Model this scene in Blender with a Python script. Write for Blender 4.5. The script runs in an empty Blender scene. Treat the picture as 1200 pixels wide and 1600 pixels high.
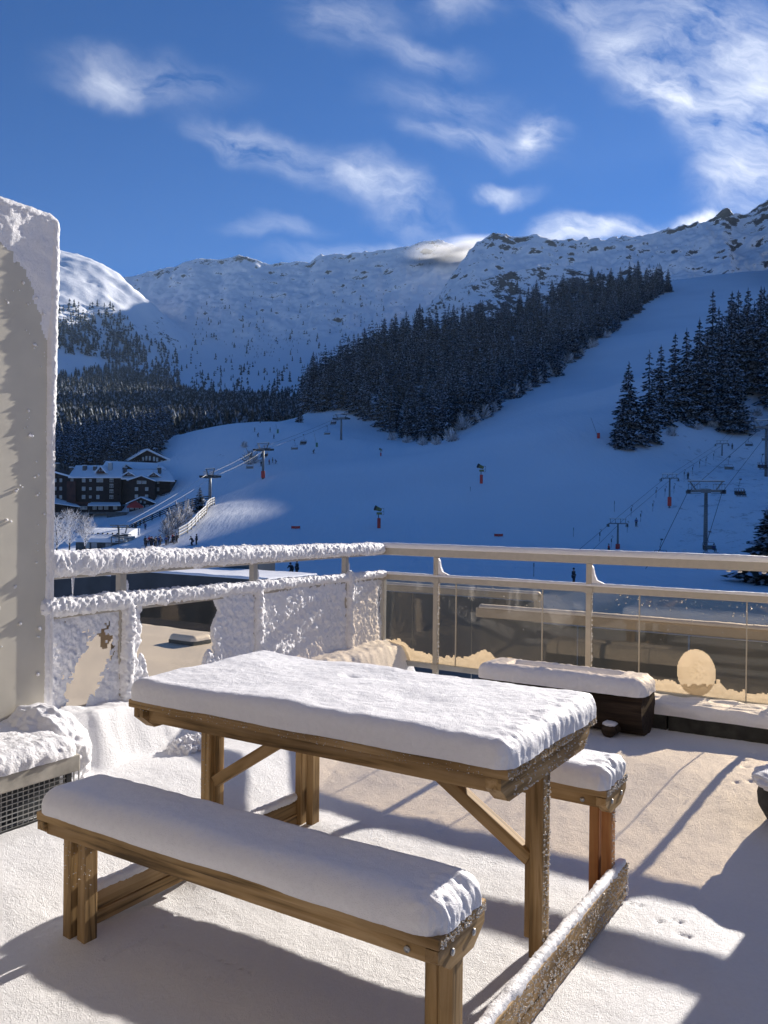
import bpy, bmesh, math, random
import numpy as np
from mathutils import Vector, Matrix
R = math.radians
rnd = random.Random(7)
S = bpy.context.scene
COL = S.collection

# ---------------------------------------------------------------- camera frame
F_PX, PITCH, ROLL, EYE = 1313.5, 0.0031, 0.0103, 1.417
YAW = -0.564
U = np.array([math.cos(YAW), math.sin(YAW)]); V = np.array([-math.sin(YAW), math.cos(YAW)])

def ray(x, y):
    dx, dy = x-600.0, y-800.0
    cr, sr = math.cos(ROLL), math.sin(ROLL)
    X = (dx*cr+dy*sr)/F_PX; u = -(-dx*sr+dy*cr)/F_PX
    cp, sp = math.cos(PITCH), math.sin(PITCH)
    return np.array([X, cp+u*sp, -sp+u*cp])
def at(x, y, Y):
    v = ray(x, y); p = v*(Y/v[1]); p[2] += EYE
    return p
def W(a, b, z=0.0):
    return (a*U[0]+b*V[0], a*U[1]+b*V[1], z)

# ---------------------------------------------------------------- numpy noise
_rs = np.random.RandomState(3)
_perm = _rs.permutation(256).astype(np.int64); _perm = np.concatenate([_perm, _perm, _perm])
_g = _rs.normal(size=(256, 3)); _g /= np.linalg.norm(_g, axis=1)[:, None]
def pn(P):
    P = np.asarray(P, float); i = np.floor(P).astype(np.int64); f = P-i; i &= 255
    w = f*f*f*(f*(f*6-15)+10); out = 0
    for dx in (0, 1):
        for dy in (0, 1):
            for dz in (0, 1):
                h = _perm[_perm[_perm[(i[:, 0]+dx) & 255]+((i[:, 1]+dy) & 255)]+((i[:, 2]+dz) & 255)]
                g = _g[h]; d = f-np.array([dx, dy, dz])
                wt = (w[:, 0] if dx else 1-w[:, 0])*(w[:, 1] if dy else 1-w[:, 1])*(w[:, 2] if dz else 1-w[:, 2])
                out = out+wt*(g*d).sum(1)
    return out*1.5
def fbm(P, s, o=4, gain=.5, seed=0):
    P = np.asarray(P, float)/s+seed*17.3; a = 1.; r = 0
    for k in range(o):
        r = r+a*pn(P+k*5.7); P = P*2.03; a *= gain
    return r
def smooth01(x): x = np.clip(x, 0, 1); return x*x*(3-2*x)

# ---------------------------------------------------------------- objects
def tag(o, label=None, cat=None, group=None, kind=None):
    if label: o['label'] = label
    if cat: o['category'] = cat
    if group: o['group'] = group
    if kind: o['kind'] = kind
    return o
def thing(name, label, cat, loc=(0, 0, 0), rz=0.0, group=None):
    o = bpy.data.objects.new(name, None); COL.objects.link(o)
    o.location = loc; o.rotation_euler = (0, 0, rz); o.empty_display_size = .1
    return tag(o, label, cat, group)
def mesh_np(name, verts, faces, mats, smooth=False, fmat=None):
    me = bpy.data.meshes.new(name)
    verts = np.asarray(verts, float)
    if isinstance(faces, np.ndarray):
        n, k = faces.shape
        me.vertices.add(len(verts)); me.vertices.foreach_set('co', verts.ravel())
        me.loops.add(n*k); me.loops.foreach_set('vertex_index', faces.ravel().astype(np.int32))
        me.polygons.add(n); me.polygons.foreach_set('loop_start', np.arange(0, n*k, k, dtype=np.int32))
        me.update(calc_edges=True)
    else:
        me.from_pydata([tuple(v) for v in verts], [], faces); me.update()
    if smooth: me.polygons.foreach_set('use_smooth', np.ones(len(me.polygons), bool))
    for m in (mats if isinstance(mats, (list, tuple)) else [mats]): me.materials.append(m)
    if fmat is not None: me.polygons.foreach_set('material_index', np.asarray(fmat, np.int32))
    return me
def link(name, me, parent=None, loc=None, rz=None):
    o = bpy.data.objects.new(name, me); COL.objects.link(o)
    if parent: o.parent = parent
    if loc is not None: o.location = loc
    if rz is not None: o.rotation_euler = (0, 0, rz)
    return o
def obj(name, verts, faces, mats, parent=None, smooth=False, loc=None, rz=None, fmat=None):
    return link(name, mesh_np(name, verts, faces, mats, smooth, fmat), parent, loc, rz)
def copy_tree(o, parent=None):
    c = o.copy(); COL.objects.link(c)
    if parent: c.parent = parent
    for ch in list(o.children): copy_tree(ch, c)
    return c
def dup(o, loc, rz=0.0, s=None, label=None, group=None):
    c = copy_tree(o); c.location = loc; c.rotation_euler = (0, 0, rz)
    if s is not None: c.scale = (s, s, s) if not hasattr(s, '__len__') else s
    if label: c['label'] = label
    if group: c['group'] = group
    return c

class MB:
    """collects boxes, bars and tubes into one mesh"""
    def __init__(s): s.v = []; s.f = []
    def add(s, v, f):
        n = len(s.v); s.v += [tuple(p) for p in v]; s.f += [tuple(i+n for i in q) for q in f]; return s
    def box(s, x0, x1, y0, y1, z0, z1, bev=0.0):
        if bev <= 0:
            v = [(x, y, z) for x in (x0, x1) for y in (y0, y1) for z in (z0, z1)]
            f = [(0, 1, 3, 2), (4, 6, 7, 5), (0, 4, 5, 1), (2, 3, 7, 6), (0, 2, 6, 4), (1, 5, 7, 3)]
            return s.add(v, f)
        bm = bmesh.new(); bmesh.ops.create_cube(bm, size=1)
        for p in bm.verts: p.co = ((x0+x1)/2+p.co.x*(x1-x0), (y0+y1)/2+p.co.y*(y1-y0), (z0+z1)/2+p.co.z*(z1-z0))
        bmesh.ops.bevel(bm, geom=list(bm.edges), offset=bev, segments=2, affect='EDGES', profile=.6)
        bm.verts.index_update(); s.add([p.co[:] for p in bm.verts], [[q.index for q in fc.verts] for fc in bm.faces]); bm.free(); return s
    def prism(s, poly, lo, hi, axis='y'):
        """poly of (p,q) extruded along axis; y: (x,z), x: (y,z), z: (x,y)"""
        n = len(poly)
        g = {'y': lambda p, q, t: (p, t, q), 'x': lambda p, q, t: (t, p, q), 'z': lambda p, q, t: (p, q, t)}[axis]
        v = [g(p, q, lo) for p, q in poly]+[g(p, q, hi) for p, q in poly]
        f = [tuple(range(n))[::-1], tuple(range(n, 2*n))]+[(i, (i+1) % n, n+(i+1) % n, n+i) for i in range(n)]
        return s.add(v, f)
    def bar(s, p, q, w, h=None, up=(0, 0, 1)):
        h = h or w; p = Vector(p); q = Vector(q); d = (q-p).normalized(); u = Vector(up)
        if abs(d.dot(u)) > .98: u = Vector((1, 0, 0))
        a = d.cross(u).normalized(); b = a.cross(d).normalized()
        v = [c+a*(i*w/2)+b*(j*h/2) for c in (p, q) for i, j in ((-1, -1), (1, -1), (1, 1), (-1, 1))]
        return s.add(v, [(3, 2, 1, 0), (4, 5, 6, 7)]+[(i, (i+1) % 4, 4+(i+1) % 4, 4+i) for i in range(4)])
    def tube(s, pts, r, n=8, r2=None):
        pts = [Vector(p) for p in pts]; k = len(pts); base = len(s.v); prev = None
        for i, p in enumerate(pts):
            d = (pts[min(i+1, k-1)]-pts[max(i-1, 0)]).normalized()
            u = Vector((0, 0, 1)) if abs(d.z) < .95 else Vector((1, 0, 0))
            a = d.cross(u).normalized(); b = a.cross(d)
            rr = r if r2 is None else r+(r2-r)*i/(k-1)
            for j in range(n):
                t = 2*math.pi*j/n; s.v.append(tuple(p+a*(math.cos(t)*rr)+b*(math.sin(t)*rr)))
        for i in range(k-1):
            for j in range(n):
                s.f.append((base+i*n+j, base+i*n+(j+1) % n, base+(i+1)*n+(j+1) % n, base+(i+1)*n+j))
        s.f.append(tuple(base+j for j in range(n))[::-1]); s.f.append(tuple(base+(k-1)*n+j for j in range(n)))
        return s
    def lathe(s, prof, c=(0, 0, 0), n=24):
        base = len(s.v)
        for r, z in prof:
            for j in range(n):
                t = 2*math.pi*j/n; s.v.append((c[0]+r*math.cos(t), c[1]+r*math.sin(t), c[2]+z))
        for i in range(len(prof)-1):
            for j in range(n):
                s.f.append((base+i*n+j, base+i*n+(j+1) % n, base+(i+1)*n+(j+1) % n, base+(i+1)*n+j))
        s.f.append(tuple(base+j for j in range(n))[::-1]); s.f.append(tuple(base+(len(prof)-1)*n+j for j in range(n)))
        return s
    def build(s, name, mat, parent=None, smooth=False, loc=None, rz=None):
        return obj(name, s.v, s.f, mat, parent, smooth, loc, rz)

# ---------------------------------------------------------------- materials
def nm(name):
    m = bpy.data.materials.new(name); m.use_nodes = True
    return m, m.node_tree.nodes, m.node_tree.links, m.node_tree.nodes['Principled BSDF']
def N(nodes, t, **k):
    n = nodes.new(t)
    for a, b in k.items():
        if a.startswith('i_'):
            key = a[2:]; key = int(key) if key.isdigit() else key
            n.inputs[key].default_value = b
        else: setattr(n, a, b)
    return n
def ramp(nodes, links, src, stops):
    r = nodes.new('ShaderNodeValToRGB'); e = r.color_ramp.elements
    while len(e) > 1: e.remove(e[-1])
    e[0].position = stops[0][0]; c = stops[0][1]; e[0].color = (*c, 1) if hasattr(c, '__len__') else (c, c, c, 1)
    for p, c in stops[1:]:
        q = e.new(p); q.color = (*c, 1) if hasattr(c, '__len__') else (c, c, c, 1)
    links.new(src, r.inputs[0]); return r
def plain(name, c, rough=.6, metal=0., var=.15, scale=8., bump=0.0, spec=.5):
    m, n, l, p = nm(name)
    tc = N(n, 'ShaderNodeTexCoord'); t = N(n, 'ShaderNodeTexNoise'); t.inputs['Scale'].default_value = scale; t.inputs['Detail'].default_value = 6
    l.new(tc.outputs['Object'], t.inputs['Vector'])
    lo = tuple(x*(1-var) for x in c); hi = tuple(min(1, x*(1+var)) for x in c)
    r = ramp(n, l, t.outputs['Fac'], [(.3, lo), (.7, hi)]); l.new(r.outputs[0], p.inputs['Base Color'])
    p.inputs['Roughness'].default_value = rough; p.inputs['Metallic'].default_value = metal
    p.inputs['Specular IOR Level'].default_value = spec
    if bump:
        b = N(n, 'ShaderNodeBump'); b.inputs['Distance'].default_value = bump; b.inputs['Strength'].default_value = .6
        l.new(t.outputs['Fac'], b.inputs['Height']); l.new(b.outputs[0], p.inputs['Normal'])
    return m
def snow_mat(name, col=(.86, .87, .89), s1=60., b1=.004, s2=350., b2=.0012, sss=0.0, rough=.55, stripes=None):
    m, n, l, p = nm(name)
    tc = N(n, 'ShaderNodeTexCoord')
    t1 = N(n, 'ShaderNodeTexNoise'); t1.inputs['Scale'].default_value = s1; t1.inputs['Detail'].default_value = 8; t1.inputs['Roughness'].default_value = .6
    t2 = N(n, 'ShaderNodeTexNoise'); t2.inputs['Scale'].default_value = s2; t2.inputs['Detail'].default_value = 3
    for t in (t1, t2): l.new(tc.outputs['Object'], t.inputs['Vector'])
    b = N(n, 'ShaderNodeBump'); b.inputs['Distance'].default_value = b1; b.inputs['Strength'].default_value = 1.
    c = N(n, 'ShaderNodeBump'); c.inputs['Distance'].default_value = b2; c.inputs['Strength'].default_value = 1.
    l.new(t1.outputs['Fac'], b.inputs['Height']); l.new(t2.outputs['Fac'], c.inputs['Height'])
    l.new(b.outputs[0], c.inputs['Normal']); l.new(c.outputs[0], p.inputs['Normal'])
    r = ramp(n, l, t1.outputs['Fac'], [(.3, tuple(x*.96 for x in col)), (.6, col)]); l.new(r.outputs[0], p.inputs['Base Color'])
    p.inputs['Roughness'].default_value = rough; p.inputs['Specular IOR Level'].default_value = .3
    if sss:
        p.inputs['Subsurface Weight'].default_value = sss; p.inputs['Subsurface Radius'].default_value = (.012, .014, .018); p.inputs['Subsurface Scale'].default_value = 1.
    return m
def wood_mat(name, a, b, rough=.68, dark=.35):
    """grain runs along the local x axis"""
    m, n, l, p = nm(name)
    tc = N(n, 'ShaderNodeTexCoord'); mp = N(n, 'ShaderNodeMapping'); mp.inputs['Scale'].default_value = (1.6, 26, 26)
    oi = N(n, 'ShaderNodeObjectInfo'); ad = N(n, 'ShaderNodeVectorMath', operation='ADD')
    cb = N(n, 'ShaderNodeCombineXYZ'); mu = N(n, 'ShaderNodeMath', operation='MULTIPLY'); mu.inputs[1].default_value = 9.
    l.new(oi.outputs['Random'], mu.inputs[0]); l.new(mu.outputs[0], cb.inputs[0]); l.new(mu.outputs[0], cb.inputs[1])
    l.new(tc.outputs['Object'], ad.inputs[0]); l.new(cb.outputs[0], ad.inputs[1]); l.new(ad.outputs[0], mp.inputs['Vector'])
    t = N(n, 'ShaderNodeTexNoise'); t.inputs['Scale'].default_value = 1.5; t.inputs['Detail'].default_value = 7; t.inputs['Distortion'].default_value = .6
    l.new(mp.outputs[0], t.inputs['Vector'])
    t2 = N(n, 'ShaderNodeTexNoise'); t2.inputs['Scale'].default_value = 3.; t2.inputs['Detail'].default_value = 4; l.new(ad.outputs[0], t2.inputs['Vector'])
    r = ramp(n, l, t.outputs['Fac'], [(.32, tuple(x*dark for x in a)), (.45, a), (.62, b), (.75, tuple(x*.8 for x in a))])
    r2 = ramp(n, l, t2.outputs['Fac'], [(.35, (.62, .6, .58)), (.6, (1, 1, 1))])
    mx = N(n, 'ShaderNodeMixRGB', blend_type='MULTIPLY'); mx.inputs[0].default_value = 1.
    l.new(r.outputs[0], mx.inputs[1]); l.new(r2.outputs[0], mx.inputs[2]); l.new(mx.outputs[0], p.inputs['Base Color'])
    p.inputs['Roughness'].default_value = rough; p.inputs['Specular IOR Level'].default_value = .25
    bp = N(n, 'ShaderNodeBump'); bp.inputs['Distance'].default_value = .0015; l.new(t.outputs['Fac'], bp.inputs['Height']); l.new(bp.outputs[0], p.inputs['Normal'])
    return m
def glass_mat(name, col, refl=.06):
    m, n, l, p = nm(name); n.remove(p)
    out = n['Material Output']
    tr = N(n, 'ShaderNodeBsdfTransparent'); tr.inputs[0].default_value = (*col, 1)
    gl = N(n, 'ShaderNodeBsdfGlossy'); gl.inputs['Roughness'].default_value = .03; gl.inputs[0].default_value = (.9, .92, .95, 1)
    df = N(n, 'ShaderNodeBsdfDiffuse'); df.inputs[0].default_value = (.35, .33, .3, 1)
    lw = N(n, 'ShaderNodeLayerWeight'); pw = N(n, 'ShaderNodeMath', operation='POWER'); l.new(lw.outputs['Facing'], pw.inputs[0]); pw.inputs[1].default_value = 5.
    fr = N(n, 'ShaderNodeMath', operation='MULTIPLY_ADD'); l.new(pw.outputs[0], fr.inputs[0]); fr.inputs[1].default_value = .9; fr.inputs[2].default_value = .035
    mx = N(n, 'ShaderNodeMixShader'); l.new(fr.outputs[0], mx.inputs[0]); l.new(tr.outputs[0], mx.inputs[1]); l.new(gl.outputs[0], mx.inputs[2])
    tc = N(n, 'ShaderNodeTexCoord'); t = N(n, 'ShaderNodeTexNoise'); t.inputs['Scale'].default_value = 3.; t.inputs['Detail'].default_value = 8
    l.new(tc.outputs['Object'], t.inputs['Vector']); r = ramp(n, l, t.outputs['Fac'], [(.45, 0.015), (.75, .12)])
    m2 = N(n, 'ShaderNodeMixShader'); l.new(r.outputs[0], m2.inputs[0]); l.new(mx.outputs[0], m2.inputs[1]); l.new(df.outputs[0], m2.inputs[2])
    l.new(m2.outputs[0], out.inputs[0]); return m
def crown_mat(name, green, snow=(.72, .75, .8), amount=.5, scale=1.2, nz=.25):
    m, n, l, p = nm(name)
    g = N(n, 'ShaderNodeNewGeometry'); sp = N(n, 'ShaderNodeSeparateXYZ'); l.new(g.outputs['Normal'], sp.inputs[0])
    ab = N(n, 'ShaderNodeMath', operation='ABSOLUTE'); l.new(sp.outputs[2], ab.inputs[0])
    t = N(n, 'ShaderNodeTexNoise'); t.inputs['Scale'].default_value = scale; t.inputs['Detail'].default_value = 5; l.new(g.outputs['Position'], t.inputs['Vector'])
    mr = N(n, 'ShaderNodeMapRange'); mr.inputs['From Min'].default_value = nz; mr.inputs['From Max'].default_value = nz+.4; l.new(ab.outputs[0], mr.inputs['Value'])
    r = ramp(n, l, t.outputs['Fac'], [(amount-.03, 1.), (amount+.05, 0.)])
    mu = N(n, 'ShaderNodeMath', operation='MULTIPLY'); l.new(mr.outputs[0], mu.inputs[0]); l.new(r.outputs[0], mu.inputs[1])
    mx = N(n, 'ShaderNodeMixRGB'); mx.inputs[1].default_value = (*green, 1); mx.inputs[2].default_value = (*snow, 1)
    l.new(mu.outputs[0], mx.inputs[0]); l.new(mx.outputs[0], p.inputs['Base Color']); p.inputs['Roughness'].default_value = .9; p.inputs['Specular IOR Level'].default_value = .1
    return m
def mountain_mat(name, rock_amt=.5, s=.02, scrub=None):
    m, n, l, p = nm(name)
    g = N(n, 'ShaderNodeNewGeometry'); sp = N(n, 'ShaderNodeSeparateXYZ'); l.new(g.outputs['Normal'], sp.inputs[0])
    t = N(n, 'ShaderNodeTexNoise'); t.inputs['Scale'].default_value = s; t.inputs['Detail'].default_value = 12; t.inputs['Roughness'].default_value = .68
    t2 = N(n, 'ShaderNodeTexNoise'); t2.inputs['Scale'].default_value = s*.22; t2.inputs['Detail'].default_value = 5
    mp = N(n, 'ShaderNodeMapping'); mp.inputs['Scale'].default_value = (1, 1, 2.2); l.new(g.outputs['Position'], mp.inputs['Vector'])
    l.new(mp.outputs[0], t.inputs['Vector']); l.new(g.outputs['Position'], t2.inputs['Vector'])
    at_ = N(n, 'ShaderNodeAttribute', attribute_name='rock')
    # rock where noise + big patches + steepness + the painted outcrop mask pass a threshold
    a = N(n, 'ShaderNodeMath', operation='MULTIPLY_ADD'); a.inputs[1].default_value = .55; l.new(t2.outputs['Fac'], a.inputs[0]); l.new(t.outputs['Fac'], a.inputs[2])
    b = N(n, 'ShaderNodeMath', operation='MULTIPLY_ADD'); b.inputs[1].default_value = -.55; l.new(sp.outputs[2], b.inputs[0]); l.new(a.outputs[0], b.inputs[2])
    t4 = N(n, 'ShaderNodeTexNoise'); t4.inputs['Scale'].default_value = s*3.5; t4.inputs['Detail'].default_value = 9; t4.inputs['Roughness'].default_value = .7; l.new(mp.outputs[0], t4.inputs['Vector'])
    b4 = N(n, 'ShaderNodeMath', operation='MULTIPLY_ADD'); b4.inputs[1].default_value = .55; l.new(t4.outputs['Fac'], b4.inputs[0]); l.new(b.outputs[0], b4.inputs[2])
    b5 = N(n, 'ShaderNodeMath', operation='SUBTRACT'); l.new(b4.outputs[0], b5.inputs[0]); b5.inputs[1].default_value = .275
    c = N(n, 'ShaderNodeMath', operation='ADD'); l.new(b5.outputs[0], c.inputs[0]); l.new(at_.outputs['Fac'], c.inputs[1])
    r = ramp(n, l, c.outputs[0], [(rock_amt, 0.), (rock_amt+.035, 1.)])
    rk = ramp(n, l, t.outputs['Fac'], [(.35, (.022, .023, .027)), (.65, (.085, .084, .085))])
    mx = N(n, 'ShaderNodeMixRGB'); l.new(r.outputs[0], mx.inputs[0]); mx.inputs[1].default_value = (.85, .87, .9, 1); l.new(rk.outputs[0], mx.inputs[2])
    l.new(mx.outputs[0], p.inputs['Base Color']); p.inputs['Roughness'].default_value = .85; p.inputs['Specular IOR Level'].default_value = .15
    bp = N(n, 'ShaderNodeBump'); bp.inputs['Distance'].default_value = 2.5; bp.inputs['Strength'].default_value = .6; l.new(t.outputs['Fac'], bp.inputs['Height']); l.new(bp.outputs[0], p.inputs['Normal'])
    return m

M = {}
M['snow'] = snow_mat('snow', (.87, .86, .87), 60, .0028, 330, .0022)
M['snow_deck'] = snow_mat('snow_deck', (.85, .84, .84), 75, .0042, 300, .0035)
M['crust'] = snow_mat('snow_crust', (.86, .85, .86), 70, .006, 300, .002)
M['crust_thin'] = snow_mat('snow_frost', (.84, .82, .8), 70, .004, 300, .002)
M['wood'] = wood_mat('larch_wood', (.37, .235, .10), (.49, .33, .165))
M['wood_red'] = wood_mat('larch_wood_fresh', (.44, .18, .06), (.52, .26, .10))
M['log'] = wood_mat('dark_log', (.035, .022, .014), (.06, .04, .026), .8)
M['alu'] = plain('beige_aluminium', (.46, .42, .355), .42, .25, .06, 30, .0004)
M['alu_grey'] = plain('grey_aluminium', (.40, .40, .39), .4, .5, .08, 30)
M['plaster'] = plain('beige_panel', (.60, .555, .455), .75, 0, .06, 5, .003)
M['concrete'] = plain('weathered_concrete', (.42, .39, .33), .85, 0, .3, 9, .004)
M['black'] = plain('black_metal', (.02, .02, .022), .6, 0, .3, 30)
M['dark_stone'] = plain('dark_stone', (.035, .035, .03), .85, 0, .5, 14, .004)
M['clad'] = plain('dark_grey_cladding', (.085, .108, .128), .5, .0, .12, 1.2)
M['clad_dark'] = plain('dark_grey_wall', (.045, .05, .055), .7, .0, .3, .8)
M['bolt'] = plain('zinc_bolt', (.45, .45, .45), .3, .9, .1, 60)
M['glass'] = glass_mat('bronze_glass', (.90, .82, .70))
m, n, l, p = nm('thin_snow'); p.inputs['Base Color'].default_value = (.88, .87, .86, 1); p.inputs['Roughness'].default_value = .7
tl = N(n, 'ShaderNodeBsdfTranslucent'); tl.inputs[0].default_value = (.85, .8, .72, 1); ms = N(n, 'ShaderNodeMixShader'); ms.inputs[0].default_value = .36
l.new(p.outputs[0], ms.inputs[1]); l.new(tl.outputs[0], ms.inputs[2]); l.new(ms.outputs[0], n['Material Output'].inputs[0]); M['thin_snow'] = m
M['facade'] = plain('warm_facade', (.13, .11, .10), .8, 0, .15, 2)
m, n, l, p = nm('clear_ice'); p.inputs['Base Color'].default_value = (.95, .93, .9, 1); p.inputs['Roughness'].default_value = .12
p.inputs['Transmission Weight'].default_value = .6; p.inputs['IOR'].default_value = 1.31; M['ice'] = m
M['slope'] = None
SKY_STR, SKY_SAT, SKY_VAL = .060, 1.24, 1.0
SKY_TINT = (.88, .885, 1.07)
CLOUD = (11.6, 11.9, 12.6)
SUN_STR, SUN_COL, EXPO = 5.0, (1.0, .93, .84), .87
HAZE = 5e-5
# ================================================================ FOREGROUND
def board(name, p, q, w, h, mat, parent, up=(0, 0, 1), bev=.004, cut=None):
    """timber from p to q (parent space); grain along local x; h is measured along up"""
    p = Vector(p); q = Vector(q); d = q-p; L = d.length; x = d.normalized(); u = Vector(up)
    y = u.cross(x).normalized(); z = x.cross(y)
    mb = MB()
    if cut:   # lower corners cut off at both ends
        c = cut
        poly = [(-L/2, h/2), (-L/2, h*.1), (-L/2+c, -h/2), (L/2-c, -h/2), (L/2, h*.1), (L/2, h/2)]
        mb.prism(poly, -w/2, w/2, 'y')
    else: mb.box(-L/2, L/2, -w/2, w/2, -h/2, h/2, bev)
    o = mb.build(name, mat, parent)
    m = Matrix((x, y, z)).transposed().to_4x4(); m.translation = (p+q)/2
    o.matrix_local = m
    return o

def cap_mesh(Lx, Ly, t, r, step, disp, inner_drop=None, skirt=.0):
    hx, hy = Lx/2, Ly/2; r = min(r, hx*.98, hy*.98, t); smax = r*math.pi/2+(t-r)+skirt
    def axis(h):
        inn = h-r; n1 = max(6, int(smax/step*1.0)); n0 = max(2, int(2*inn/step))
        return np.concatenate([-inn-np.linspace(smax, 0, n1, endpoint=False), np.linspace(-inn, inn, n0), inn+np.linspace(0, smax, n1+1)[1:]])
    X, Y = np.meshgrid(axis(hx), axis(hy), indexing='ij')
    ix = np.clip(X, -(hx-r), hx-r); iy = np.clip(Y, -(hy-r), hy-r)
    dx, dy = X-ix, Y-iy; dist = np.maximum(abs(dx), abs(dy)); ln = np.hypot(dx, dy)+1e-9
    ux, uy = dx/ln, dy/ln
    ang = np.minimum(dist/r, math.pi/2); off = r*np.sin(ang)
    z = t-r*(1-np.cos(ang)); ex = np.maximum(dist-r*math.pi/2, 0); z = z-ex
    nx, ny, nz = ux*np.sin(ang), uy*np.sin(ang), np.cos(ang)
    px, py = ix+ux*off, iy+uy*off
    if inner_drop is not None: z = z+inner_drop(px, py)*(ang < .3)
    P = np.stack([px, py, z], -1).reshape(-1, 3); Nn = np.stack([nx, ny, nz], -1).reshape(-1, 3)
    d = disp(P, Nn); P = P+Nn*d[:, None]
    P[:, 2] = np.where(P[:, 2] < 0, P[:, 2]*.4, P[:, 2])
    n, m = X.shape; I = np.arange(n*m).reshape(n, m)
    F = np.stack([I[:-1, :-1], I[1:, :-1], I[1:, 1:], I[:-1, 1:]], -1).reshape(-1, 4)
    return P, F
def cap(name, Lx, Ly, t, r, step, disp, mat, parent=None, loc=(0, 0, 0), rz=0., inner_drop=None, skirt=0.):
    P, F = cap_mesh(Lx, Ly, t, r, step, disp, inner_drop, skirt)
    return obj(name, P, F, mat, parent, True, loc, rz)
def d_soft(seed=0, big=.006, small=.0015, end=0.0, hx=0):
    def f(P, Nn):
        d = big*1.5*fbm(P, .34, 2, seed=seed)+big*.4*fbm(P, .1, 2, seed=seed+7)+small*fbm(P, .03, 2, seed=seed+3)
        if end:   # crumbly vertical ridges on the +x end
            w = smooth01((P[:, 0]-(hx-.13))/.1)
            q = P.copy(); q[:, 2] *= .3; q[:, 0] *= .5
            d = d+w*end*(fbm(q, .03, 3, seed=seed+5, gain=.6)+.8*fbm(P, .05, 3, seed=seed+8))
        return d
    return f
def d_lump(seed=0, a=.012, s=.05, b=.004):
    return lambda P, Nn: a*np.abs(fbm(P, s, 2, seed=seed))+b*fbm(P, s*.35, 2, seed=seed+2)+a*.6*fbm(P, s*3.5, 2, seed=seed+4)

def sweep_snow(name, path, rw, rh, mat, parent=None, lump=.012, s=.05, step=.012, n=26, seed=0, up=(0, 0, 1), taper=True, wfun=None, flatbottom=0.):
    """lumpy snow sausage along a path: rw half width, rh half height"""
    pts = []; path = [Vector(p) for p in path]
    for a, b in zip(path[:-1], path[1:]):
        k = max(1, int((b-a).length/step)); pts += [a.lerp(b, i/k) for i in range(k)]
    pts.append(path[-1]); P = np.array([p[:] for p in pts]); K = len(P)
    T = np.gradient(P, axis=0); T /= np.linalg.norm(T, axis=1)[:, None]+1e-9
    for _ in range(3): T[1:-1] = (T[:-2]+T[1:-1]+T[2:])/3
    T /= np.linalg.norm(T, axis=1)[:, None]
    u = np.array(up, float); A = np.cross(T, u); A /= np.linalg.norm(A, axis=1)[:, None]; B = np.cross(A, T)
    th = np.linspace(0, 2*math.pi, n, endpoint=False)
    sc = np.ones(K)
    if taper:
        e = np.minimum(np.arange(K), np.arange(K)[::-1])*step; sc = np.sqrt(np.clip(1-(1-np.clip(e/(rh), 0, 1))**2, .0004, 1))
    if wfun is not None: sc = sc*wfun(np.linspace(0, 1, K))
    c, sn = np.cos(th), np.sin(th)
    cx = np.sign(c)*abs(c)**.8; sz = np.sign(sn)*abs(sn)**.8
    if flatbottom: sz = np.maximum(sz, -flatbottom)
    Q = P[:, None, :]+A[:, None, :]*(cx[None, :, None]*rw*sc[:, None, None])+B[:, None, :]*(sz[None, :, None]*rh*sc[:, None, None])
    D = Q-P[:, None, :]; D /= np.linalg.norm(D, axis=2)[..., None]+1e-9
    f = Q.reshape(-1, 3); d = lump*.75*np.abs(fbm(f, s*.8, 3, seed=seed, gain=.6))+lump*.45*fbm(f, s*.33, 3, seed=seed+1, gain=.6)+lump*.7*fbm(f, s*4, 2, seed=seed+2)
    Q = (Q+D*(d.reshape(K, n)*sc[:, None])[..., None]).reshape(-1, 3)
    I = np.arange(K*n).reshape(K, n); J = np.roll(I, -1, 1)
    F = np.stack([I[:-1], J[:-1], J[1:], I[1:]], -1).reshape(-1, 4)
    return obj(name, Q, F, mat, parent, True)
def crust(name, y0, y1, z0, z1, step, tf, mat, parent=None, flip=1):
    """snow crust on a vertical sheet facing local +x; tf(y,z) gives thickness, nothing where <= 0"""
    ny, nz = int((y1-y0)/step)+1, int((z1-z0)/step)+1
    Y, Z = np.meshgrid(np.linspace(y0, y1, ny), np.linspace(z0, z1, nz), indexing='ij')
    t = tf(Y.ravel(), Z.ravel()).reshape(ny, nz)
    ok = t > 0; I = np.arange(ny*nz).reshape(ny, nz)
    c = ok[:-1, :-1] | ok[1:, :-1] | ok[1:, 1:] | ok[:-1, 1:]
    F = np.stack([I[:-1, :-1], I[1:, :-1], I[1:, 1:], I[:-1, 1:]], -1)[c]
    P = np.stack([flip*np.maximum(t, 0), Y, Z], -1).reshape(-1, 3)
    used = np.unique(F); mp = -np.ones(len(P), int); mp[used] = np.arange(len(used))
    return obj(name, P[used], mp[F], mat, parent, True)
def blob(name, r, mat, parent=None, loc=(0, 0, 0), sc=(1, 1, 1), seed=0, a=.25, sub=5):
    bm = bmesh.new(); bmesh.ops.create_icosphere(bm, subdivisions=sub, radius=1.0)
    P = np.array([v.co[:] for v in bm.verts]); Fc = np.array([[v.index for v in f.verts] for f in bm.faces]); bm.free()
    d = 1+a*np.abs(fbm(P, .6, 3, seed=seed))*1.6-a*.4+a*.4*fbm(P, .2, 2, seed=seed+1)
    P = P*d[:, None]*r*np.array(sc)
    return obj(name, P, Fc, mat, parent, True, loc)
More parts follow.
